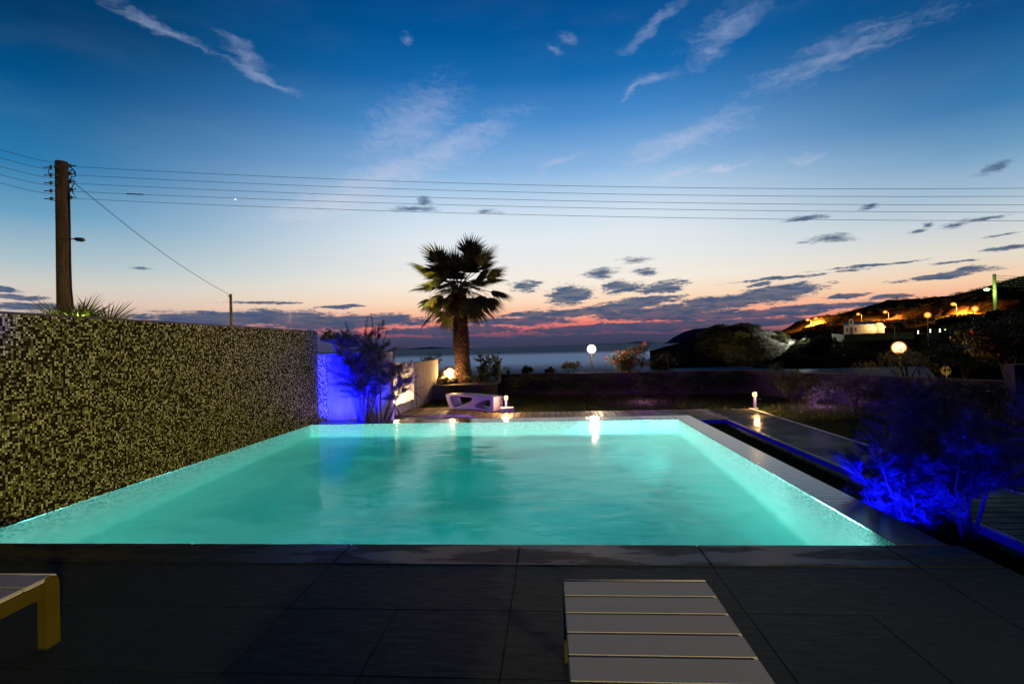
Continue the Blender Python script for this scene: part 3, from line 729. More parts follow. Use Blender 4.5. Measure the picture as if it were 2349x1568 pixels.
lamp('palm_uplight', 'POINT', at(95, 780, 6.0)+Vector((0, .0, -.1)), 16, (1, .85, .12), .08)

# ------------------------------------------------------------------ sculptural bench
A0, A1 = Vector((-2.93, 13.70, -.198)), Vector((-1.49, 12.86, -.198)); dv = A1-A0; LB = dv.length
cu = bpy.data.curves.new('bench_profile', 'CURVE'); cu.dimensions = '2D'; cu.fill_mode = 'BOTH'; cu.extrude = .19; cu.bevel_depth = .014; cu.bevel_resolution = 3; cu.resolution_u = 8
def spl(pts, hr=.28):
    s = cu.splines.new('BEZIER'); s.bezier_points.add(len(pts)-1); s.use_cyclic_u = True
    n = len(pts)
    for k, (x, z, rr) in enumerate(pts):
        b = s.bezier_points[k]; p = Vector((x, z, 0)); a = Vector((*pts[k-1][:2], 0)); c = Vector((*pts[(k+1) % n][:2], 0))
        b.co = p; b.handle_left_type = b.handle_right_type = 'FREE'
        tg = (c-a).normalized()
        b.handle_left = p-tg*rr*(p-a).length if rr else p+(a-p)*.33
        b.handle_right = p+tg*rr*(c-p).length if rr else p+(c-p)*.33
k_ = LB/1.9
spl([(x*k_, z, r_) for x, z, r_ in [(.02, .375, .05), (.9, .385, .25), (1.88, .345, .05), (1.86, .0, .05), (1.74, .0, .05), (1.0, .025, .25), (.30, .0, .05), (.19, .0, .05)]])
spl([(x*k_, z, r_) for x, z, r_ in [(.20, .325, .2), (.62, .345, .25), (1.08, .325, .25), (1.05, .22, .2), (.62, .085, .25), (.34, .05, .25)][::-1]])
spl([(x*k_, z, r_) for x, z, r_ in [(1.18, .105, .25), (1.44, .235, .25), (1.75, .295, .2), (1.755, .04, .2), (1.44, .045, .25)][::-1]])
tmp = bpy.data.objects.new('tmp', cu); col.objects.link(tmp); bpy.context.view_layer.update()
me = bpy.data.meshes.new_from_object(tmp.evaluated_get(bpy.context.evaluated_depsgraph_get())); bpy.data.objects.remove(tmp)
me.transform(Matrix.Rotation(PI/2, 4, 'X')); me.materials.clear(); me.materials.append(M['white'])
o = bpy.data.objects.new('garden_bench', me); col.objects.link(o)
o.location = A0+Vector((dv.y, -dv.x, 0)).normalized()*-.22; o.rotation_euler = (0, 0, math.atan2(dv.y, dv.x))
tag(o, 'sculptural white bench with two rounded openings, violet-lit on the deck', 'bench')
me.polygons.foreach_set('use_smooth', [True]*len(me.polygons))

# ------------------------------------------------------------------ bollards and globe lamps
def bollard(loc, label, e):
    t = thing('bollard_lamp', loc, label, 'bollard', group='bollard lamps along the deck')
    mb = MB(); mb.lathe([(.07, 0), (.07, .012), (.032, .014), (.032, .285), (.045, .29)], n=16); mb.build('post', M['steel'], t)
    mb = MB(); mb.lathe([(.042, .291), (.05, .31), (.05, .37), (.04, .388)], n=16); mb.build('lamp_glass_or_halo', M['bulb_amber'], t, smooth=True)
    mb = MB(); mb.lathe([(.052, .389), (.052, .40), (.02, .41)], n=16); mb.build('lamp_cap', M['darkmetal'], t)
    under(lamp('bollard_light', 'POINT', Vector(loc)+Vector((0, -.09, .36)), e*4.0, (1, .56, .20), .05), t); return t
bollard((4.90, 12.55, -.198), 'lit bollard lamp at the corner where the deck meets the boardwalk', 20)
bollard((-1.16, 12.86, -.198), 'lit bollard lamp right behind the end of the white bench', 20)
mb = MB(); mb.box((-1.13, 12.75, -.14), (.34, .30, .10), rz=.2, bev=.012); o = mb.build('stone_block', M['concrete']); tag(o, 'small pale stone block at the bench foot under the bollard', 'block')
def globe(loc, r, label, bulb, ph, cat='globe lamp', e=0, c=(1, .6, .3), gname='globe_lamp'):
    t = thing(gname, Vector(loc)-Vector((0, 0, ph)), label, cat)
    mb = MB(); mb.lathe([(.035+.02*r, -.3), (.04, ph-r*1.1), (.07, ph-r*1.02), (.07, ph-r*.9)], n=12); mb.build('post', M['darkmetal'], t)
    mb = MB(); mb.ball((0, 0, ph), r, (1, 1, 1), 3); mb.build('globe', M[bulb], t, smooth=True)
    if bulb == 'bulb_globe': mb = MB(); mb.ball((0, 0, ph), r*1.2, (1, 1, 1), 3); mb.build('globe_halo', M['halo_orange'], t, smooth=True)  # added halo shell around the globe
    if e: under(lamp('globe_light', 'POINT', Vector(loc)+Vector((0, -r*1.2, 0)), e, c, .12), t)
    return t
globe(at(1357, 800, 20), .175, 'pale white globe lamp on a post against the sea', 'bulb_white', 2.2, e=420, c=(1, .66, .36))
globe(at(2062, 797, 18), .185, 'large orange-white globe lamp in front of the dark slope', 'bulb_globe', 1.6, e=420, c=(1, .45, .12))
# round sign seen from behind
p = at(2170, 850, 30); t = thing('round_sign', p-Vector((0, 0, 1.6)), 'yellow-lit back of a round road sign on a post beyond the wall', 'road sign')
mb = MB(); n = 28; i0 = 0
mb.prism([(.27*math.cos(2*PI*k/n), 1.6+.27*math.sin(2*PI*k/n)) for k in range(n)], .0, .012); mb.build('disc', M['sign_back'], t)
mb = MB(); mb.tube([(0, -.03, -.2), (0, -.03, 1.85)], .03, 10); mb.build('post', M['sign_back'], t)
mb = MB(); mb.box((0.02, -.05, 1.68), (.34, .04, .06), bev=.006, M=Matrix.Rotation(-.12, 4, 'Y')); mb.box((-.09, -.05, 1.63), (.12, .04, .07), bev=.006); mb.box((.14, -.05, 1.62), (.07, .04, .12), bev=.006); mb.build('bracket', M['darkmetal'], t)
lamp('sign_lamp', 'SPOT', at(2120, 835, 27), 420, (1, .62, .12), .2, target=at(2170, 850, 30), spot=26)

# ------------------------------------------------------------------ hose and shower pipe at the deck
mb = MB()
pts = [ground_at(905, 957, -.19)]
for px, py in [(930, 954), (960, 955), (985, 957), (985, 953), (1010, 951), (1050, 951), (1078, 954), (1070, 957)]: pts.append(ground_at(px, py, -.185))
mb.tube([at(905, 955, 11.3), at(930, 953.5, 11.3), at(962, 954.5, 11.3), at(990, 957, 11.25), at(1000, 953, 11.3), at(1045, 952, 11.35), at(1078, 953.5, 11.35), at(1090, 957, 11.3)], .014, 6)
o = mb.build('garden_hose', M['hose'], smooth=True); tag(o, 'dark garden hose lying along the pool edge of the deck', 'hose')
mb = MB(); mb.tube([at(899, 952, 10.95), at(899, 926, 10.95), at(905, 924, 10.95), at(911, 936, 11.0), at(920, 956, 11.1)], .012, 6)
o = mb.build('bent_pipe', M['darkmetal'], smooth=True); tag(o, 'thin dark bent pipe leaning at the end of the concrete wall', 'pipe')

# ------------------------------------------------------------------ sun loungers
def lounger(loc, rz, label):
    t = thing('sun_lounger', loc, label, 'sun lounger', rz)
    W_, L_, h_ = .66, 1.90, .356
    mb = MB()
    for s in (0, 1):
        x = .02 if s == 0 else W_-.02
        mb.box((x, -L_/2, h_-.058), (.028, L_-.08, .075), bev=.005)
    mb.box((W_/2, -L_+.03, h_-.058), (W_-.07, .03, .07), bev=.004)
    mb.build('frame', M['frame'], t)
    # rounded front rail and legs: an inverted U each side
    for s in (0, 1):
        for yy in (-.04, -L_+.04):
            x = .02 if s == 0 else W_-.02
            prof = []
            sg = 1 if yy > -1 else -1
            mb = MB()
            outer = [(yy+sg*.04, 0), (yy+sg*.04, h_-.045)]+[(yy+sg*(.04-.045*(1-math.cos(a))), h_-.045+.045*math.sin(a)) for a in np.linspace(.3, PI/2, 5)]
            inner = [(yy-sg*.035, h_-.005), (yy-sg*.035, 0)]
            poly = outer+inner
            n = len(poly); i = len(mb.v); th = .022
            mb.v += [(x-th, a, b) for a, b in poly]+[(x+th, a, b) for a, b in poly]
            mb.f += [tuple(range(n)), tuple(range(n, 2*n))[::-1]]+[(k, n+k, n+(k+1) % n, (k+1) % n) for k in range(n)]
            mb.build('leg', M['frame'], t)
            mb = MB()
            mb.box((x, yy, .004), (.046, .074, .008)); mb.build('foot_pad', M['rubber'], t)
    mb = MB(); mb.tube([(.005, -.02, h_-.012), (W_/2, -.019, h_-.012), (W_-.005, -.02, h_-.012)], .013, 10); mb.build('front_rail', M['slat'], t, smooth=True)
    y = -.035; k = 0
    while y > -L_+.12:
        mb = MB(); mb.box((W_/2, y-.0676, h_-.010), (W_, .1352, .020), bev=.0045); mb.build('slat', M['slat'], t); y -= .142; k += 1
    return t
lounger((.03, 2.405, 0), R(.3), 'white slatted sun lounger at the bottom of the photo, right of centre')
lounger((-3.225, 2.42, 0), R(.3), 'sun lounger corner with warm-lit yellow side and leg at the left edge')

# ------------------------------------------------------------------ utility poles and wires
YP = 13.
t = thing('utility_pole', at(148, 715, YP)-Vector((0, 0, 4.0)), 'tall wooden utility pole with five wires behind the mosaic wall', 'utility pole')
b0 = at(148, 715, YP); t0 = at(142, 371, YP); z0 = b0.z-4; bx, by = b0.x, YP
mb = MB(); mb.tube([(bx, by, z0), (bx, by, b0.z), (bx, by, t0.z)], [.185, .172, .145], 20); under(mb.build('pole', M['polewood'], smooth=True), t)
for f in (.11, .16, .30, .325, .345, .38, .52, .70):
    mb = MB(); zz = t0.z+(b0.z-t0.z)*f*1.0; r_ = .145+.03*f+.004
    mb.tube([(bx+r_*math.cos(a), by+r_*math.sin(a), zz+.01*math.sin(a)) for a in np.linspace(0, 2*PI, 17)], .007, 4); under(mb.build('band', M['iron']), t)
wz = [at(140, py, YP).z for py in (383, 401, 419, 437, 455)]
for k, zz in enumerate(wz):
    for sgn in (-1, 1):
        mb = MB(); x0 = bx+sgn*.12
        mb.tube([(x0, by-.02, zz+.03), (x0+sgn*.16, by-.04, zz+.025), (x0+sgn*.17, by-.04, zz+.045), (x0+sgn*.175, by-.04, zz-.045), (x0+sgn*.16, by-.04, zz-.02), (x0, by-.02, zz-.03)], [.008, .008, .034, .034, .008, .008], 7)
        i_ = under(mb.build('insulator', M['ceramic'], smooth=False), t)
        mb = MB(); mb.tube([(x0+sgn*.18, by-.04, zz), (x0+sgn*.36, by-.06, zz-.005)], .014, 5); under(mb.build('wire_clamp', M['iron']), t)
    mb = MB(); mb.tube([(bx+.01, by-.14, zz-.04), (bx+.01, by-.19, zz-.04)], [.03, .022], 8); under(mb.build('bolt', M['ceramic']), t)
mb = MB()
def P3(px, py, dy=-.17): return at(px, py, YP+dy)
mb.tube([P3(158, 440), P3(160, 520), P3(161, 600), P3(163, 660), P3(167, 700), P3(166, 730)], .026, 6)
for pts in ([(158, 418), (164, 405), (174, 404), (173, 395), (165, 388), (158, 396), (156, 407)], [(160, 440), (158, 425), (161, 412), (168, 411), (170, 420), (164, 432), (160, 440)], [(166, 432), (167, 442), (171, 446)], [(160, 380), (169, 390), (174, 404)]):
    mb.tube([P3(*q) for q in pts], .013, 5)
for pts in ([(118, 376), (117, 384), (112, 388), (111, 396), (114, 400)], [(124, 378), (126, 386), (131, 389)], [(119, 451), (122, 458), (128, 462)]):
    mb.tube([P3(*q, -.1) for q in pts], .008, 4)
under(mb.build('service_cable', M['cable'], smooth=True), t)
t = thing('street_lamp', at(160, 549, YP-.15), 'small unlit grey street lamp head bracketed to the wooden pole', 'street lamp')
q0, q1, q2 = at(158, 548, YP-.17), at(170, 547.5, YP-.25), at(192, 550, YP-.35)
mb = MB(); mb.tube([q0, q1], .016, 6); under(mb.build('bracket', M['iron']), t)
mb = MB(); mb.tube([q1, q1.lerp(q2, .3), q1.lerp(q2, .8), q2], [.02, .055, .06, .04], 8); under(mb.build('lamp_head', M['iron'], smooth=True), t)
# wires running right: sagging spans seen along the whole sky
pr_ = [((165, 381.5), (1174, 423), (2349, 431.5)), ((165, 401), (1174, 440), (2349, 450)), ((165, 420), (1174, 457.5), (2349, 469.5)), ((170, 439), (1174, 473), (2349, 486.5)), ((165, 455), (1174, 491.5), (2349, 506))]
names = ['top', 'second', 'middle', 'fourth', 'lowest']
for k, pts in enumerate(pr_):
    P = [at(*q, YP) for q in pts]; co = np.polyfit([q.x for q in P], [q.z for q in P], 2)
    xs = np.linspace(P[0].x-.05, 17.5, 60)
    mb = MB(); mb.tube([(x, YP, np.polyval(co, x)) for x in xs], .0052, 5)
    if k == 3: mb.tube([(x, YP, np.polyval(co, x)) for x in np.linspace(at(290, 440, YP).x, at(328, 442, YP).x, 8)], .016, 5)
    tag(mb.build('power_line', M['wire'], smooth=True), f'{names[k]} of the five power lines crossing the sky right of the pole', 'power line', 'power lines right of the pole')
for k, (ya, yb) in enumerate([(373, 342.5), (391, 361), (409.5, 381), (427, 400), (446, 419)]):
    a, b = at(127, ya, YP), at(0, yb, 10.8); d = b-a
    mb = MB(); mb.tube([a+d*s+Vector((0, 0, -.03*math.sin(PI*min(s, 1)))) for s in np.linspace(0, 2.2, 14)], .0055, 5)
    tag(mb.build('power_line', M['wire'], smooth=True), f'{names[k]} of the five short power lines left of the pole', 'power line', 'power lines left of the pole')
t = thing('cane_pole', at(531, 760, 21)-Vector((0, 0, 2)), 'short yellow pole far behind the mosaic wall holding the service wire', 'pole')
a, b = at(531, 750, 21), at(529, 674, 21)
mb = MB(); mb.tube([a-Vector((0, 0, 2)), a, b], [.065, .06, .055], 10); under(mb.build('pole', M['bamboo'], smooth=True), t)
mb = MB(); mb.tube([b+Vector((-.09, -.07, -.10)), b+Vector((.10, -.07, -.10))], .02, 6); under(mb.build('clamp', M['iron']), t)
a, b = at(172, 421, YP), at(527, 676, 21); mb = MB(); mb.tube([a.lerp(b, s)+Vector((0, 0, -.22*math.sin(PI*s))) for s in np.linspace(0, 1, 24)], .009, 5)
tag(mb.build('service_wire', M['wire'], smooth=True), 'thin wire slanting down from the pole to the short yellow pole', 'wire')

# ------------------------------------------------------------------ sea, islands, headland, hillside
mb = MB(); mb.quad((-30000, -50, -5), (30000, -50, -5), (30000, 40000, -5), (-30000, 40000, -5)); struct(mb.build('sea', M['sea']))
def hill_mat(name, c, c2, c3, s, rock=None):
    m, T, p, pos, tc = newmat(name)
    n = T.noise(pos, s, 8, .68); n2 = T.noise(pos, s*4.7, 5, .6)
    f = T.math('ADD', T.math('MULTIPLY', n, .6), T.math('MULTIPLY', n2, .4))
    cc = T.ramp(f, [(.38, c), (.52, c2), (.66, c3)])
    if rock:
        sp = T.new('ShaderNodeSeparateXYZ'); T.link(pos, sp.inputs[0])
        k = T.smooth(T.math('ADD', sp.outputs[0], T.math('MULTIPLY', n, 9.)), rock[0], rock[1])
        cc = T.mix(k, cc, T.ramp(n2, [(.36, (.03, .028, .022)), (.5, (.22, .21, .18)), (.64, (.48, .46, .41))]))
    T.link(cc, p.inputs['Base Color']); p.inputs['Roughness'].default_value = 1.; p.inputs['Specular IOR Level'].default_value = .0
    T.link(T.bump(f, 1., 1/s*.25), p.inputs['Normal']); return m
M['hill'] = hill_mat('scrub_hillside', (.005, .006, .003), (.013, .012, .006), (.030, .023, .012), .06)
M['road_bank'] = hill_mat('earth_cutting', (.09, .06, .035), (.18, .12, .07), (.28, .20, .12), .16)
M['headland'] = hill_mat('headland_rock', (.006, .006, .003), (.022, .020, .012), (.10, .095, .078), .25, (at(1705, 790, 146).x+4.5, at(1745, 790, 146).x+4.5))
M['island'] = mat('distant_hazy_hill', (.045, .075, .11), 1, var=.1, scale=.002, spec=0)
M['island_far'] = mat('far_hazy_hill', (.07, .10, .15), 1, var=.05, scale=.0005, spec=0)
from mathutils import noise as mn
def polar(name, cols, m, nu=90, nv=40, amp=.5, fs=.08, kind='structure', sm=True):
    """terrain from profiles: cols = [(photo column, [(depth, z), ...]), ...] resampled and roughened"""
    px = np.array([c[0] for c in cols], float); rows = len(cols[0][1])
    D = np.array([[q[0] for q in c[1]] for c in cols]); Z = np.array([[q[1] for q in c[1]] for c in cols])
    U = np.linspace(px[0], px[-1], nu); V = np.linspace(0, rows-1, nv); mb = MB()
    for v in V:
        i = min(int(v), rows-2); f = v-i
        for u in U:
            d = np.interp(u, px, D[:, i])*(1-f)+np.interp(u, px, D[:, i+1])*f; z = np.interp(u, px, Z[:, i])*(1-f)+np.interp(u, px, Z[:, i+1])*f
            r_ = ray(u, 790); x = r_.x/r_.y*d
            nz = mn.fractal(Vector((x*fs, d*fs, 0)), 1.0, 2.1, 5)*amp*min(2.5, d/150)
            mb.v.append((x, d, z+nz))
    for j in range(nv-1):
        for i in range(nu-1):
            a = j*nu+i; mb.f.append((a, a+1, a+nu+1, a+nu))
    return mb
def zs(px, py, Y): return at(px, py, Y).z
sil = {1725: 780, 1780: 766, 1832: 755, 1875: 742, 1898: 732, 1953: 713, 2007: 697, 2048: 686, 2117: 683, 2185: 676, 2226: 668, 2267: 656, 2308: 642, 2349: 633, 2500: 600, 2800: 560}
Yr = {1725: 480, 1780: 470, 1832: 440, 1875: 420, 1898: 405, 1953: 370, 2007: 370, 2048: 372, 2117: 320, 2185: 258, 2226: 240, 2267: 225, 2308: 210, 2349: 200, 2500: 170, 2800: 130}
cols = []
for px in sil:
    yr = Yr[px]; zr = zs(px, {1725: 781, 1780: 763, 1832: 755, 1875: 746, 1898: 744, 1953: 741, 2007: 737, 2048: 734, 2117: 733, 2185: 725, 2226: 722, 2267: 722, 2308: 722, 2349: 722, 2500: 722, 2800: 722}[px], yr)
    if px < 1800:
        q = {1725: 829, 1780: 806}[px]; c = [(30, -8), (85, -7), (108, -5.8), (116, -5.3), (141, zs(px, q, 141)), (150, zs(px, q, 141)), (178, zs(px, q, 141)-.5), (yr-25, zr-3), (yr-6, zr-.5), (yr+6, zr-.4), (yr+34, zr), (560, zs(px, sil[px], 560)), (900, zs(px, sil[px], 560)-10)]
    elif px < 2120:
        c = [(30, -8), (85, -7), (108, -5.6), (116, -4.2), (141, .4), (150, 1.6), (178, 2.0), (yr-25, zr-2.5), (yr-6, zr), (yr+6, zr+.1), (yr+34, zr+(8 if px > 1820 else 1)), (560, zs(px, sil[px], 560)), (900, zs(px, sil[px], 560)-10)]
    else:
        c = [(26, -2.8), (48, -3.4), (70, -1.5), (90, 1.0), (110, 2.5), (130, 4.0), (150, 5.5), (yr-25, zr-2.5), (yr-6, zr), (yr+6, zr+.1), (yr+34, zr+8), (560, zs(px, sil[px], 560)), (900, zs(px, sil[px], 560)-10)]
    cols.append((px, c))
struct(polar('hillside', cols, None, 170, 110, .7, .05).build('hillside', M['hill'], smooth=True))
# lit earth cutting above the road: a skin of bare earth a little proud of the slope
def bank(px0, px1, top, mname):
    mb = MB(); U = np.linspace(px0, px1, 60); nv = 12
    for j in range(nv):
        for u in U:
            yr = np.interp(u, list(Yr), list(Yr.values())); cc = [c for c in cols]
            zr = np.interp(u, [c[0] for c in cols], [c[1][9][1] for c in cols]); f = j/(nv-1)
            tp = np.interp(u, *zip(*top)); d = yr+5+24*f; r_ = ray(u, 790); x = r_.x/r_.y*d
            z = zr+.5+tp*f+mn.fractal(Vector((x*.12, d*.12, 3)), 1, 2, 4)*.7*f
            mb.v.append((x, d, z))
    n = len(U)
    for j in range(nv-1):
        for i in range(n-1):
            a = j*n+i; mb.f.append((a, a+1, a+n+1, a+n))
    return mb
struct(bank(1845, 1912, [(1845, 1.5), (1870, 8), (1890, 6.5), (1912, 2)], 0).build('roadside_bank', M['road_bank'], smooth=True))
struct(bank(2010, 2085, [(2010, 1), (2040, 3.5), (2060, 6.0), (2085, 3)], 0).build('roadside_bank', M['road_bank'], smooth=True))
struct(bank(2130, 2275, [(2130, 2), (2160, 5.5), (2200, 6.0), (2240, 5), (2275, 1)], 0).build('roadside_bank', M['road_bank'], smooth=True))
# headland
hs = [(1490, 806), (1512, 802), (1537, 796), (1577, 781), (1616, 762), (1644, 746), (1672, 748), (1714, 743), (1743, 750), (1777, 762), (1800, 772), (1835, 781), (1858, 790), (1880, 806)]
cols2 = []
for px, py in hs:
    zt = zs(px, py, 152); zm = -5+(zt+5)*.55
    cols2.append((px, [(124, -5.6), (129, -4.6), (137, zm-.5), (146, zt-.6), (152, zt), (160, zt-1), (185, -5.6)]))
struct(polar('headland', cols2, None, 130, 70, .8, .16).build('headland', M['headland'], smooth=False))
# scrub on the headland: one mass of leaf clumps
mb = MB(); cs, rs = [], []; g = random.Random(9)
for k in range(150):
    px = g.uniform(1500, 1800); zt = zs(px, np.interp(px, *zip(*hs)), 152); f = g.random()**.7
    if px > 1700 and f < .62 or px < 1545 or (px < 1600 and f > .55): continue
    d = 131+21*f; z = -5+(zt+5)*(.1+.86*f)
    r_ = ray(px, 790); q = g.uniform(.7, 1.7); cs.append((r_.x/r_.y*d, d-1.2, z+q*.35)); rs.append((q*1.25, q, q*.85))
mb.arr(*leaves(cs, rs, 20000, .34, 4)); o = mb.build('headland_scrub', M['scrub']); tag(o, 'dark scrub and bushes covering the rocky headland', 'scrub', kind='stuff')
for k, (px, py, w_, h_, lb) in enumerate([(1790, 781, 5.2, 2.7, 'bright green floodlit bush on the right shoulder of the headland'), (1700, 790, 5, 4.2, 'olive lit bush standing at the middle of the headland')]):
    B('headland_bush', at(px, py, 147 if k == 0 else 140), w_, h_, lb, 1600, .22, 'leaflight', 130+k, k=12)
# scrub on the hillside
mb = MB(); cs, rs = [], []
for k in range(520):
    px = g.uniform(1840, 2560); c0 = [np.interp(px, [c[0] for c in cols], [c[1][i][0] for c in cols]) for i in range(13)]; c1 = [np.interp(px, [c[0] for c in cols], [c[1][i][1] for c in cols]) for i in range(13)]
    v = g.choice([g.uniform(3, 5), g.uniform(6, 8), g.uniform(10, 11.05), g.uniform(10, 11.05)]); i = int(v); d = c0[i]+(c0[i+1]-c0[i])*(v-i); z = c1[i]+(c1[i+1]-c1[i])*(v-i)
    r_ = ray(px, 790); q = g.uniform(.6, 1.5)*min(2.2, d/180); cs.append((r_.x/r_.y*d, d, z+q*.2)); rs.append((q*1.3, q, q*.7))
mb.arr(*leaves(cs, rs, 26000, .5, 14)); o = mb.build('hillside_scrub', M['leafdark']); tag(o, 'low dark scrub over the hillside and slope', 'scrub', kind='stuff')
B('dark_tree', at(1880, 832, 108), 9, 6.2, 'black round tree mass at the bay below the chapel wall', 3000, .4, 'leafdark', 140, k=14)
B('dark_tree', at(2062, 762, 128), 5, 3.2, 'olive round bush lit behind the chapel wall', 1200, .28, 'leaf', 141, k=10)
# distant islands
def ridge(name, pts, Y, m):
    mb = MB(); P = [at(px, py, Y) for px, py in pts]; n = len(P)
    for p in P: mb.v.append((p.x, Y, -6))
    for p in P: mb.v.append((p.x, Y+Y*.02, p.z))
    for p in P: mb.v.append((p.x, Y*1.06, -6))
    for i in range(n-1): mb.f.append((i, i+1, n+i+1, n+i)); mb.f.append((n+i, n+i+1, 2*n+i+1, 2*n+i))
    return struct(mb.build(name, m, smooth=True))
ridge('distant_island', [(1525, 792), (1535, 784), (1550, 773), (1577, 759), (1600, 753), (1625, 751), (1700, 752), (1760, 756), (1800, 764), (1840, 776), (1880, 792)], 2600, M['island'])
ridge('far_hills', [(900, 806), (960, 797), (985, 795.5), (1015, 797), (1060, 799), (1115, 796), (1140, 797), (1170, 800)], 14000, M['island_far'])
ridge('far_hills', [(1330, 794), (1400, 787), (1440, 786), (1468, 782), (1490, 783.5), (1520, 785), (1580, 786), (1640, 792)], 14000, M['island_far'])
# road along the hill
mb = MB(); pr0 = None
for px in np.linspace(1845, 2560, 60):
    yr = np.interp(px, list(Yr), list(Yr.values())); zr = np.interp(px, [c[0] for c in cols], [c[1][8][1] for c in cols]); r_ = ray(px, 790); k = r_.x/r_.y
    a, b = Vector((k*(yr-5), yr-5, zr+.75)), Vector((k*(yr+5), yr+5, zr+.85))
    if pr0: mb.quad(pr0[0], a, b, pr0[1])
    pr0 = (a, b)
struct(mb.build('road', M['roadmat']))
# street lamps on the road
def street(px, pyb, pyt, Y, side, label, e=2600, r_=.55, globe_=False, c=(1, .27, .03), bulb='bulb_orange'):
    b = at(px, pyb, Y); h = at(px, pyt, Y).z-b.z
    t = thing('street_lamp', b, label, 'street lamp', group='orange street lamps along the hillside road')
    k = Y/250
    mb = MB(); pts = [(0, 0, -3), (0, 0, h*.9)]+([(side*.3*k, -.3, h), (side*1.6*k, -.5, h+.05*k)] if not globe_ else [(0, 0, h-r_)])
    mb.tube(pts, .14 if Y > 150 else .07, 8); mb.build('pole', M['iron'], t)
    p = Vector((side*1.7*k, -.5, h)) if not globe_ else Vector((0, 0, h))
    mb = MB(); mb.ball(p, r_, (1.2, 1, .8) if not globe_ else (1, 1, 1), 2); hd = mb.build('lamp_head', M[bulb], t, smooth=True)
    mb = MB(); mb.ball(p, r_*1.5, (1.15, 1, .85) if not globe_ else (1, 1, 1), 2); mb.build('lamp_glass_or_halo', M['halo_orange'], t, smooth=True)  # added halo shell around the lamp head, not a lamp part
    under(lamp('street_light', 'POINT', b+p+Vector((0, 2.5, -r_*1.8)), e*20, c, .4), t)
street(1861, 749, 733, 432, -1, 'leftmost street lamp at the tip of the hillside road', 9000, .95)
street(1880, 741, 730, 425, -1, 'second street lamp from the left on the hillside road', 9000, .95)
street(1977, 740, 720, 366, -1, 'street lamp on the road right above the chapel roof', 4500, .75)
street(2039, 734, 715, 372, -1, 'street lamp above the road right of the chapel', 9000, .9)
street(2129, 757, 722, 105, 0, 'round garden globe lamp on a thin post right of the chapel', 22, .42, True, (1, .45, .1))
street(2195, 724, 697, 256, -1, 'brightest tall street lamp above the orange earth cutting', 9000, .72)
street(2237, 722, 708, 236, 0, 'globe lamp at the right end of the orange earth cutting', 5000, .95, True)
# small bare poles on the slope
for k, (px, pyb, pyt, Y, lb) in enumerate([(2061, 735, 712, 240, 'thin bare post behind the chapel, leftmost of three'), (2077, 732, 722, 240, 'shortest thin bare post of three on the slope'), (2099, 734, 712, 240, 'thin bare post right of the shortest one'), (2053, 778, 744, 139, 'thin post standing at the chapel wall'), (1783+252, 0, 0, 0, '')][:4]):
    a, b = at(px, pyb, Y), at(px, pyt, Y); mb = MB(); mb.tube([(0, 0, -2), (0, 0, b.z-a.z)], .10 if Y > 200 else .07, 6)
    o = mb.build('post', M['greypole']); o.location = a; tag(o, lb, 'post', 'bare posts near the chapel')
# green lit pole at right
b = at(2284, 724, 97); tz = zs(2283, 628, 97)-b.z
t = thing('utility_pole', b, 'distant pole with a green-white lamp against the hill at right', 'utility pole')
mb = MB(); mb.tube([(0, 0, -3), (0, 0, tz)], [.32, .24], 12); mb.build('pole', M['greypole'], t)
for k in range(5): mb = MB(); mb.tube([(.2, 0, tz-.35-k*.42), (.75, -.05, tz-.37-k*.42)], .05, 5); mb.build('insulator', M['iron'], t)
t = thing('street_lamp', b+Vector((-1.6, -.3, tz-2.8)), 'green-white lamp on an arm of the distant pole at right', 'street lamp')
mb = MB(); mb.tube([(1.45, .1, .05), (.3, 0, .1)], .05, 5); mb.build('bracket', M['iron'], t)
mb = MB(); mb.ball((0, 0, 0), .34, (1.3, 1, .6), 2); mb.build('lamp_head', M['bulb_green'], t, smooth=True)
under(lamp('green_light', 'POINT', b+Vector((-1.2, -.9, tz-3.2)), 620, (.55, 1, .18), .3), t)
for k in range(5):
    a = b+Vector((.75, -.05, tz-.37-k*.42)); mb = MB(); d = at(2349+160, 618+k*7.5, 80)-a
    mb.tube([a+d*s-Vector((0, 0, .5*math.sin(PI*s))) for s in np.linspace(0, 1, 8)], .035, 4)
    tag(mb.build('power_line', M['wire']), f'{names[k]} of the short power lines right of the distant green-lit pole', 'power line', 'power lines at the distant pole')
# chapel wall, chapel
t = thing('chapel_wall', at(2000, 770, 142), 'long low grey wall below the floodlit chapel', 'wall')
a0, a1, a2 = at(1908, 764.5, 143), at(1936, 766.5, 140), at(2097, 760.5, 140)
mb = MB()
for p, q in ((a0, a1), (a1, a2)):
    d = q-p; n_ = 12
    for k in range(n_):
        u, v = p+d*(k/n_), p+d*((k+1)/n_); h_ = 2.6
        mb.quad((u.x, u.y, u.z-h_), (v.x, v.y, v.z-h_), v, u); mb.quad(u, v, (v.x, v.y+.4, v.z), (u.x, u.y+.4, u.z))
under(mb.build('wall_face', M['chapelwall']), t)
CB = at(1936, 765, 150); sc_ = .1302   # metres per photo pixel at that depth
t = thing('chapel', CB, 'small white chapel with bell arch and floodlit vaulted end on the hillside', 'chapel', rz=-.5); t.scale = (.82, .82, .9)
wz_, WL = 2.75, 9.0
mb = MB(); mb.bx(0, WL, 0, 5, -1.5, wz_, .03); mb.build('wall', M['plaster'], t)
mb = MB()
v = [(-.25, -.25, wz_+.02), (WL+.1, -.25, wz_+.02), (WL+.1, 5.2, wz_+.02), (-.25, 5.2, wz_+.02), (.6, 2.4, wz_+.95), (WL-.2, 2.4, wz_+.85)]
mb.v = v; mb.f = [(0, 1, 5, 4), (1, 2, 5), (2, 3, 4, 5), (3, 0, 4), (3, 2, 1, 0)]; mb.build('roof', M['bluepaint'], t)
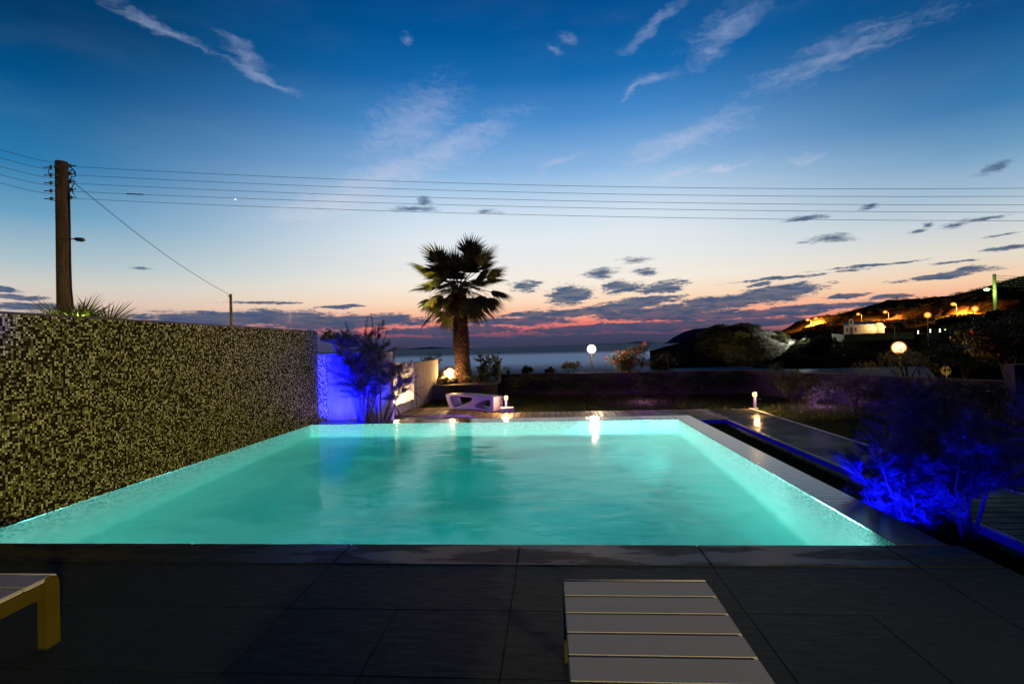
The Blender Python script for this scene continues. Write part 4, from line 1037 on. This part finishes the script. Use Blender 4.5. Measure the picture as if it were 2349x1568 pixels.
def arch(x, w, z0, h, n=10):
    return [(x-w/2, z0), (x+w/2, z0)]+[(x+w/2*math.cos(a), z0+h-w/2+w/2*math.sin(a)) for a in np.linspace(0, PI, n)]
# bell arch: outer arch with an opening
mb = MB(); ox, ow, oz0, oz1 = 2.15, 1.35, wz_-.1, wz_+1.75
no = 12; outer = [(ox+ow/2, oz0), *[(ox+ow/2*math.cos(a), oz1-ow/2+ow*.62*math.sin(a)) for a in np.linspace(0, PI, no)], (ox-ow/2, oz0)]
inner = [(ox+.3, oz0+.35), *[(ox+.30*math.cos(a), oz1-.62+.30*math.sin(a)) for a in np.linspace(0, PI, no)], (ox-.3, oz0+.35)]
for y in (-.12, .4):
    for k in range(len(outer)-1): mb.quad((outer[k][0], y, outer[k][1]), (outer[k+1][0], y, outer[k+1][1]), (inner[k+1][0], y, inner[k+1][1]), (inner[k][0], y, inner[k][1]))
for pl in (outer, inner):
    for k in range(len(pl)-1): mb.quad((pl[k][0], -.12, pl[k][1]), (pl[k+1][0], -.12, pl[k+1][1]), (pl[k+1][0], .4, pl[k+1][1]), (pl[k][0], .4, pl[k][1]))
mb.quad((outer[0][0], -.12, oz0), (inner[0][0], -.12, inner[0][1]), (inner[-1][0], -.12, inner[-1][1]), (outer[-1][0], -.12, oz0))
mb.bx(ox-.72, ox-.5, -.14, -.02, -1.5, wz_-.12, .02); mb.bx(ox+.5, ox+.72, -.14, -.02, -1.5, wz_-.12, .02)
mb.build('bell_arch', M['plaster'], t)
mb = MB(); mb.lathe([(.16, 0), (.13, .15), (.06, .24)], (ox, .14, wz_+.55), 10); mb.build('bell', M['darkmetal'], t)
mb = MB(); mb.prism(arch(ox, .9, -1.0, 3.0), -.06, .1); mb.build('door', M['doorpaint'], t)
for x in (.95, 3.45): mb = MB(); mb.prism(arch(x, .5, .6, 1.2), -.05, .1); mb.build('window', M['doorpaint'], t)
# vaulted end
mb = MB(); xv, wv = 9.95, 3.0
pl = [(xv-wv/2, -1.5), (xv+wv/2, -1.5)]+[(xv+wv/2*math.cos(a), 1.75+1.45*math.sin(a)) for a in np.linspace(0, PI, 18)]
mb.prism(pl, .5, 5.0); mb.build('vault', M['plaster'], t)
mb = MB(); n_ = 18
pts = [(8.55+1.15*math.cos(a), .45-1.0*math.sin(a)) for a in np.linspace(0, PI, n_)]
for k in range(n_-1):
    (xa, ya), (xb, yb) = pts[k], pts[k+1]
    mb.quad((xa, ya, -1.5), (xb, yb, -1.5), (xb, yb, 1.9), (xa, ya, 1.9)); mb.tri((xa, ya, 1.9), (xb, yb, 1.9), (8.55, .45, 2.6))
mb.build('apse', M['plaster'], t)
mb = MB(); mb.box((7.2, -.12, 1.9), (.3, .25, .35), bev=.03); mb.build('floodlight', M['bulb_warm'], t)
mb = MB(); mb.box((11.65, 1.0, 1.7), (.3, .3, .35), bev=.03); mb.build('floodlight', M['bulb_warm'], t)
lamp('chapel_light', 'POINT', Vector((8.0, -2.0, 1.8)), 1000, (1, .62, .25), .15).parent = t
lamp('chapel_light', 'POINT', Vector((11.4, -1.2, 1.6)), 700, (1, .66, .3), .15).parent = t
lamp('chapel_light', 'POINT', Vector((3.5, -7, 2.2)), 200, (1, .55, .22), .3).parent = t
# small lights on the terrace right of the chapel
for k, (px, py) in enumerate([(2106, 759), (2106, 763.5), (2134, 756), (2134, 760.5), (2156, 755), (2156, 760), (2168, 755)]):
    mb = MB(); mb.ball((0, 0, 0), .14, sub=2); o = mb.build('garden_light', M['bulb_small'], smooth=True); o.location = at(px, py, 120)
    tag(o, 'tiny greenish white light on the slope right of the chapel wall', 'light', 'tiny lights right of the chapel')
lamp('slope_light', 'POINT', at(2125, 742, 132), 160, (.7, .8, .2), .3)
# floodlight on the headland's right shoulder
lamp('headland_floodlight', 'POINT', at(1842, 765, 141), 3000, (.95, 1, .82), .4)
lamp('headland_glow', 'SPOT', at(1690, 742, 108), 14000, (1, .80, .32), .5, target=at(1690, 778, 142), spot=44, blend=.9)
# planet
mb = MB(); mb.ball((0, 0, 0), 5.2, sub=2); o = mb.build('planet', M['star'], smooth=True); o.location = at(540, 457, 3000); tag(o, 'tiny white planet shining just below the fourth wire', 'planet')

# ------------------------------------------------------------------ other lamps in the garden
BLUE = (.003, .004, 1)
lamp('blue_wall_light', 'POINT', (-4.68, 4.02, 1.74), 1.3, (.03, .03, 1), .05)
lamp('blue_wall_spot', 'SPOT', (-4.72, 10.21, -.12), 2600, BLUE, .06, target=(-4.62, 10.72, 1.0), spot=120, blend=1)
lamp('blue_wall_spot', 'SPOT', (-4.15, 10.21, -.12), 900, BLUE, .06, target=(-4.1, 10.72, 1.0), spot=120, blend=1)
lamp('blue_tree_spot', 'SPOT', (-4.35, 10.22, -.12), 800, BLUE, .06, target=(-3.95, 10.45, 1.3), spot=90, blend=1)
lamp('blue_tree_spot', 'SPOT', (2.92, 4.78, -.30), 620, BLUE, .05, target=(3.4, 5.1, .5), spot=118, blend=.6).data.energy = 640
lamp('blue_tree_spot', 'SPOT', (3.25, 4.20, -.34), 300, BLUE, .05, target=(3.6, 4.7, .6), spot=110, blend=.6).data.energy = 190
lamp('blue_tree_spot', 'SPOT', (3.3, 6.1, -.34), 200, BLUE, .05, target=(3.9, 5.7, .8), spot=110, blend=.6)
lamp('blue_garden_glow', 'POINT', (5.3, 7.0, -.25), 80, (.01, .01, 1), .1)
# led strip under the deck lips
t = thing('led_strip', (3.685, 5, -.235), 'blue light strip under the lip of the boardwalk and deck', 'light strip')
mb = MB(); mb.bx(3.676, 3.688, -.5, 10.94, -.275, -.222); mb.bx(2.78, 3.67, 10.935, 10.947, -.27, -.222); under(mb.build('strip', M['blue_led']), t)
lamp('purple_wash', 'POINT', (-2.1, 10.6, -.10), 260, (.34, .13, 1), .1)
lamp('purple_wash', 'POINT', (2.6, 14.6, -.16), 60, (.55, .16, 1), .3)
lamp('purple_wash', 'POINT', (6.6, 12.9, -.2), 75, (.45, .16, 1), .3)
# warm light from the house behind the photographer
lamp('house_wall_lamp', 'SPOT', (9.0, -9.0, 2.3), 8600, (1, .85, .30), .15, target=(-4.8, 6.4, .9), spot=36, blend=.7)
# pool lamps
POOL = (.52, 1, .95)
def ripple(o, s, lo):
    """real pool lamps shine through moving water: their beam is uneven"""
    d = o.data; d.use_nodes = True; T = NT(d.node_tree); e = T.n['Emission']; c = T.new('ShaderNodeTexCoord')
    T.link(T.smooth(T.noise(c.outputs['Normal'], s, 4, .6, dist=.6), .36, .66, lo, 1.5), e.inputs['Strength'])
for x, e in ((-4.2, 3600), (-.3, 2500), (1.9, 6000)): ripple(lamp('pool_lamp', 'SPOT', (x, 3.80, -.62), e, POOL, .12, target=(x*.95, 8.8, -.95), spot=165, blend=.5), 4.5, .12)
lamp('pool_lamp', 'SPOT', (1.7, 7.6, -.7), 1200, POOL, .12, target=(-1, 8.3, -1.0), spot=170, blend=.6)

# ------------------------------------------------------------------ sky
world = bpy.data.worlds.new('World'); scn.world = world; world.use_nodes = True
T = NT(world.node_tree); bg = T.n['Background']
tc = T.new('ShaderNodeTexCoord'); sep = T.new('ShaderNodeSeparateXYZ'); T.link(tc.outputs['Generated'], sep.inputs[0])
az = T.math('MULTIPLY', T.math('ARCTAN2', sep.outputs[0], sep.outputs[1]), 180/PI)
el = T.math('MULTIPLY', T.math('ARCSINE', sep.outputs[2]), 180/PI)
cmb = T.new('ShaderNodeCombineXYZ'); T.link(az, cmb.inputs[0]); T.link(el, cmb.inputs[1]); AE = cmb.outputs[0]
EMAX = 45.
elf = T.math('DIVIDE', el, EMAX, clamp=True)
def rampsky(st): return T.ramp(elf, [(e/EMAX, lin(c)) for e, c in st])
centre = rampsky([(0, (72, 66, 98)), (1, (84, 72, 104)), (1.4, (136, 82, 102)), (1.9, (214, 100, 102)), (2.6, (240, 134, 118)), (3.6, (252, 182, 148)), (5.0, (253, 220, 188)), (7.0, (248, 237, 222)), (9.0, (236, 236, 232)),
                  (12, (226, 234, 240)), (14.5, (208, 225, 240)), (17, (174, 205, 233)), (19.3, (136, 180, 224)), (24, (72, 140, 204)), (28, (22, 106, 176)), (32, (0, 86, 152)), (35, (0, 74, 138)), (40, (0, 46, 104)), (45, (0, 24, 62))])
left = rampsky([(0, (60, 66, 98)), (1.5, (80, 80, 110)), (3, (158, 140, 142)), (4.5, (220, 196, 180)), (6.2, (208, 206, 198)), (8.2, (172, 194, 202)), (12, (104, 160, 194)), (16, (42, 122, 174)), (22.5, (0, 80, 134)), (27, (0, 58, 102)), (35, (0, 46, 88)), (45, (0, 24, 56))])
right = rampsky([(0, (110, 80, 95)), (1.5, (214, 124, 108)), (3, (244, 172, 138)), (4.6, (246, 208, 172)), (6.6, (226, 220, 206)), (9.5, (196, 209, 217)), (12, (152, 184, 209)), (15, (104, 154, 192)), (18.5, (52, 118, 172)), (24.7, (4, 76, 132)), (35, (0, 58, 108)), (45, (0, 24, 58))])
base = T.mix(T.smooth(az, -50, -9), left, centre); base = T.mix(T.smooth(az, 8, 43), base, right)
back = T.smooth(T.math('ABSOLUTE', az), 55, 110)
base = T.mix(back, base, T.ramp(elf, [(0, lin((18, 28, 52))), (1, lin((0, 22, 56)))]))
# domain warp
wv = T.noise(T.mapping(AE, scale=(.22, .55, 1)), 1., 4, .6, out=1)
warp = T.vmath('MULTIPLY', T.vmath('SUBTRACT', wv, (.5, .5, .5)), (3.4, .9, 0))
AEw = T.vmath('ADD', AE, warp)
warp2 = T.vmath('MULTIPLY', T.vmath('SUBTRACT', wv, (.5, .5, .5)), (3.0, 3.0, 0))
AEc = T.vmath('ADD', AE, warp2)
def ell(vec, cx, cy, hw, hh, ang):
    c = azel(cx, cy); a = R(ang)
    e1 = azel(cx+hw*math.cos(a), cy-hw*math.sin(a)); e2 = azel(cx-hh*math.sin(a), cy-hh*math.cos(a))
    L1 = math.hypot(e1[0]-c[0], e1[1]-c[1]); L2 = math.hypot(e2[0]-c[0], e2[1]-c[1]); th = math.atan2(e1[1]-c[1], e1[0]-c[0])
    v = T.mapping(vec, (c[0], c[1], 0), (0, 0, th), (max(L1, .05), max(L2, .05), 1), 'TEXTURE')
    return T.vmath('LENGTH', v, out=1)
def field(vec, lst):
    cur = None
    for q in lst:
        d = ell(vec, *q[:5])
        if len(q) > 5: d = T.math('ADD', d, q[5])
        cur = d if cur is None else T.math('MINIMUM', cur, d)
    return T.math('SUBTRACT', 1.0, cur)
dark = [(1460, 595, 46, 10, 3), (1909, 546, 72, 12, 4), (1378, 625, 52, 15, 5), (1481, 621, 34, 11, 5), (1208, 655, 44, 14, 0), (1308, 675, 62, 24, 8), (1427, 656, 46, 18, 5), (1512, 659, 70, 19, 8),
        (1746, 653, 32, 6, 8), (1785, 671, 120, 19, 8), (1655, 690, 100, 15, 5), (1450, 697, 125, 15, 8), (1520, 716, 170, 15, 4), (1290, 718, 180, 9, 3), (1834, 706, 160, 7, 4), (1690, 722, 200, 9, 3), (1180, 737, 120, 12, 2),
        (1948, 676, 52, 6, 5), (2035, 681, 52, 6, 5), (1810, 636, 190, 5, 6, .1), (1990, 610, 180, 4, 6, .1), (2175, 628, 140, 9, 8), (2300, 573, 80, 5, 6), (2180, 603, 100, 5, 6, .15),
        (2289, 382, 66, 13, 18), (2004, 475, 36, 9, 8), (1844, 500, 66, 9, 8), (2190, 512, 52, 8, 10), (2262, 500, 60, 5, 8), (2130, 512, 20, 6, 8), (2099, 527, 40, 5, 12), (2290, 540, 56, 4, 8),
        (955, 478, 66, 9, 0), (975, 462, 22, 16, 0), (1120, 487, 36, 8, 0), (325, 616, 38, 4, -3), (10, 662, 40, 7, -4), (30, 679, 80, 9, -3), (60, 702, 130, 12, 0), (560, 728, 240, 21, 1), (780, 701, 62, 5, 3), (600, 694, 95, 4, 0), (800, 735, 200, 17, 2)]
lowband = [(1400, 752, 230, 9, 3), (1640, 744, 260, 10, 3), (1060, 757, 160, 9, 1), (1180, 782, 900, 12, 1.3), (300, 775, 420, 30, 1)]
fine = T.noise(T.mapping(AE, scale=(.30, 1.75, 1)), 1.25, 7, .64)
fine2 = T.noise(T.mapping(AE, scale=(1.1, 3.4, 1)), 1.5, 5, .7)
F1 = field(AEw, dark+lowband)
F1 = T.math('ADD', F1, T.math('MULTIPLY', T.math('SUBTRACT', fine2, .5), 1.3))
bank = T.math('MULTIPLY', T.math('MULTIPLY', T.smooth(el, 6.5, 2.0), T.smooth(az, -10, 4)), .30)
bank2 = T.math('MULTIPLY', T.math('MULTIPLY', T.smooth(el, 4.6, 1.4), T.smooth(az, -4, -12)), .46)
F1 = T.math('ADD', T.math('ADD', F1, bank), bank2)
dens = T.math('MULTIPLY', T.smooth(T.math('ADD', F1, T.math('MULTIPLY', T.math('SUBTRACT', fine, .5), 1.9)), -.05, T.smooth(el, 5, 10, .42, .95)), T.smooth(el, 8, 22, 1., .78))
# thin scattered flecks around the low bank
darkc = T.ramp(elf, [(0, lin((58, 58, 84))), (2.2/EMAX, lin((66, 78, 108))), (5/EMAX, lin((74, 92, 122))), (9/EMAX, lin((84, 102, 130))), (17/EMAX, lin((70, 100, 136))), (1, lin((60, 100, 150)))])
darkc = T.mix(T.smooth(fine, .40, .62, .22, 0), darkc, T.mix(.5, darkc, base))
cirr = [(365, 58, 130, 14, -26, .1), (560, 120, 60, 20, -40, .1), (600, 172, 80, 12, -25), (932, 86, 12, 10, 20), (1040, 335, 150, 28, 25, -.05), (900, 400, 190, 34, 23, -.05), (950, 285, 120, 70, 32, .12),
        (770, 466, 125, 28, 10, -.05), (1500, 50, 84, 11, 40), (1670, 55, 95, 26, 30), (1632, 112, 66, 20, 32, .1), (1274, 118, 16, 10, -30), (1304, 95, 20, 10, -30), (1503, 183, 44, 12, 25), (1455, 212, 34, 7, 25),
        (1560, 325, 170, 26, 25, .08), (1900, 135, 300, 40, 25, .36), (1555, 395, 60, 13, 15, .1), (1655, 385, 80, 9, 15, .15), (1285, 370, 70, 10, 22, .25), (1850, 365, 56, 12, 20, .35)]
F2 = field(AEc, cirr)
streak = T.noise(T.mapping(AEc, rot=(0, 0, R(-24)), scale=(.16, .95, 1)), 1.5, 5, .68)
finec = T.noise(T.mapping(AEc, rot=(0, 0, R(-10)), scale=(.7, 1.4, 1)), 1.4, 5, .65)
streak2 = T.noise(T.mapping(AEc, rot=(0, 0, R(26)), scale=(.16, .95, 1)), 1.5, 5, .68)
streak = T.mix(T.smooth(az, -20, -12), streak2, streak, 'FLOAT')
tex = T.math('ADD', T.math('MULTIPLY', streak, .6), T.math('MULTIPLY', finec, .4))
cd = T.math('MULTIPLY', T.smooth(T.math('ADD', F2, T.math('MULTIPLY', T.math('SUBTRACT', tex, .5), 3.4)), -.60, 1.40), .50)
circ = T.ramp(elf, [(0, lin((250, 200, 180))), (14/EMAX, lin((226, 222, 232))), (22/EMAX, lin((186, 196, 226))), (34/EMAX, lin((130, 156, 198))), (1, lin((110, 140, 190)))])
# faint veil of high haze so the blue is never flat
veil = T.smooth(T.noise(T.mapping(AE, rot=(0, 0, R(-24)), scale=(.03, .12, 1)), 1.4, 5, .6), .45, .8, 0., .10)
skyc = T.mix(veil, base, T.mix(.5, base, circ))
skyc = T.mix(cd, skyc, circ)
# pink glow lighting the gaps low down
skyc = T.mix(dens, skyc, darkc)
below = T.smooth(el, -1.0, -.05); skyc = T.mix(below, (*lin((30, 38, 55)), 1), skyc)
T.link(skyc, bg.inputs[0]); bg.inputs[1].default_value = 1.0
ns = T.new('ShaderNodeTexSky'); ns.sky_type = 'NISHITA'; ns.sun_disc = False; ns.sun_elevation = R(-3); ns.sun_rotation = R(8)
bg2 = T.new('ShaderNodeBackground'); T.link(ns.outputs[0], bg2.inputs[0]); bg2.inputs[1].default_value = .004
ad = T.new('ShaderNodeAddShader'); T.link(bg.outputs[0], ad.inputs[0]); T.link(bg2.outputs[0], ad.inputs[1]); T.link(ad.outputs[0], T.n['World Output'].inputs[0])
# the sun has set: only the last of its glow from the horizon
d = bpy.data.lights.new('sun', 'SUN'); d.energy = .02; d.angle = R(10); d.color = (1, .6, .4)
o = bpy.data.objects.new('sun', d); col.objects.link(o); o.rotation_euler = Vector((-math.sin(R(8)), -math.cos(R(8)), -math.tan(R(2)))).to_track_quat('-Z', 'Y').to_euler()

# ------------------------------------------------------------------ camera and render settings
cd_ = bpy.data.cameras.new('camera'); cam = bpy.data.objects.new('camera', cd_); col.objects.link(cam)
cam.matrix_world = Matrix(((CR.x, CU.x, -CF.x, 0), (CR.y, CU.y, -CF.y, 0), (CR.z, CU.z, -CF.z, EYE), (0, 0, 0, 1)))
cd_.sensor_width = 36; cd_.lens = 36*PF/PW; cd_.clip_start = .05; cd_.clip_end = 60000
scn.camera = cam
scn.view_settings.view_transform = 'Standard'; scn.view_settings.look = 'None'; scn.view_settings.exposure = 0
scn.render.engine = 'CYCLES'
cy = scn.cycles
cy.max_bounces = 8; cy.diffuse_bounces = 3; cy.glossy_bounces = 4; cy.transmission_bounces = 6; cy.transparent_max_bounces = 6
cy.caustics_reflective = False; cy.caustics_refractive = False
cy.sample_clamp_indirect = 4; cy.use_denoising = True
try: cy.denoiser = 'OPENIMAGEDENOISE'
except Exception: pass
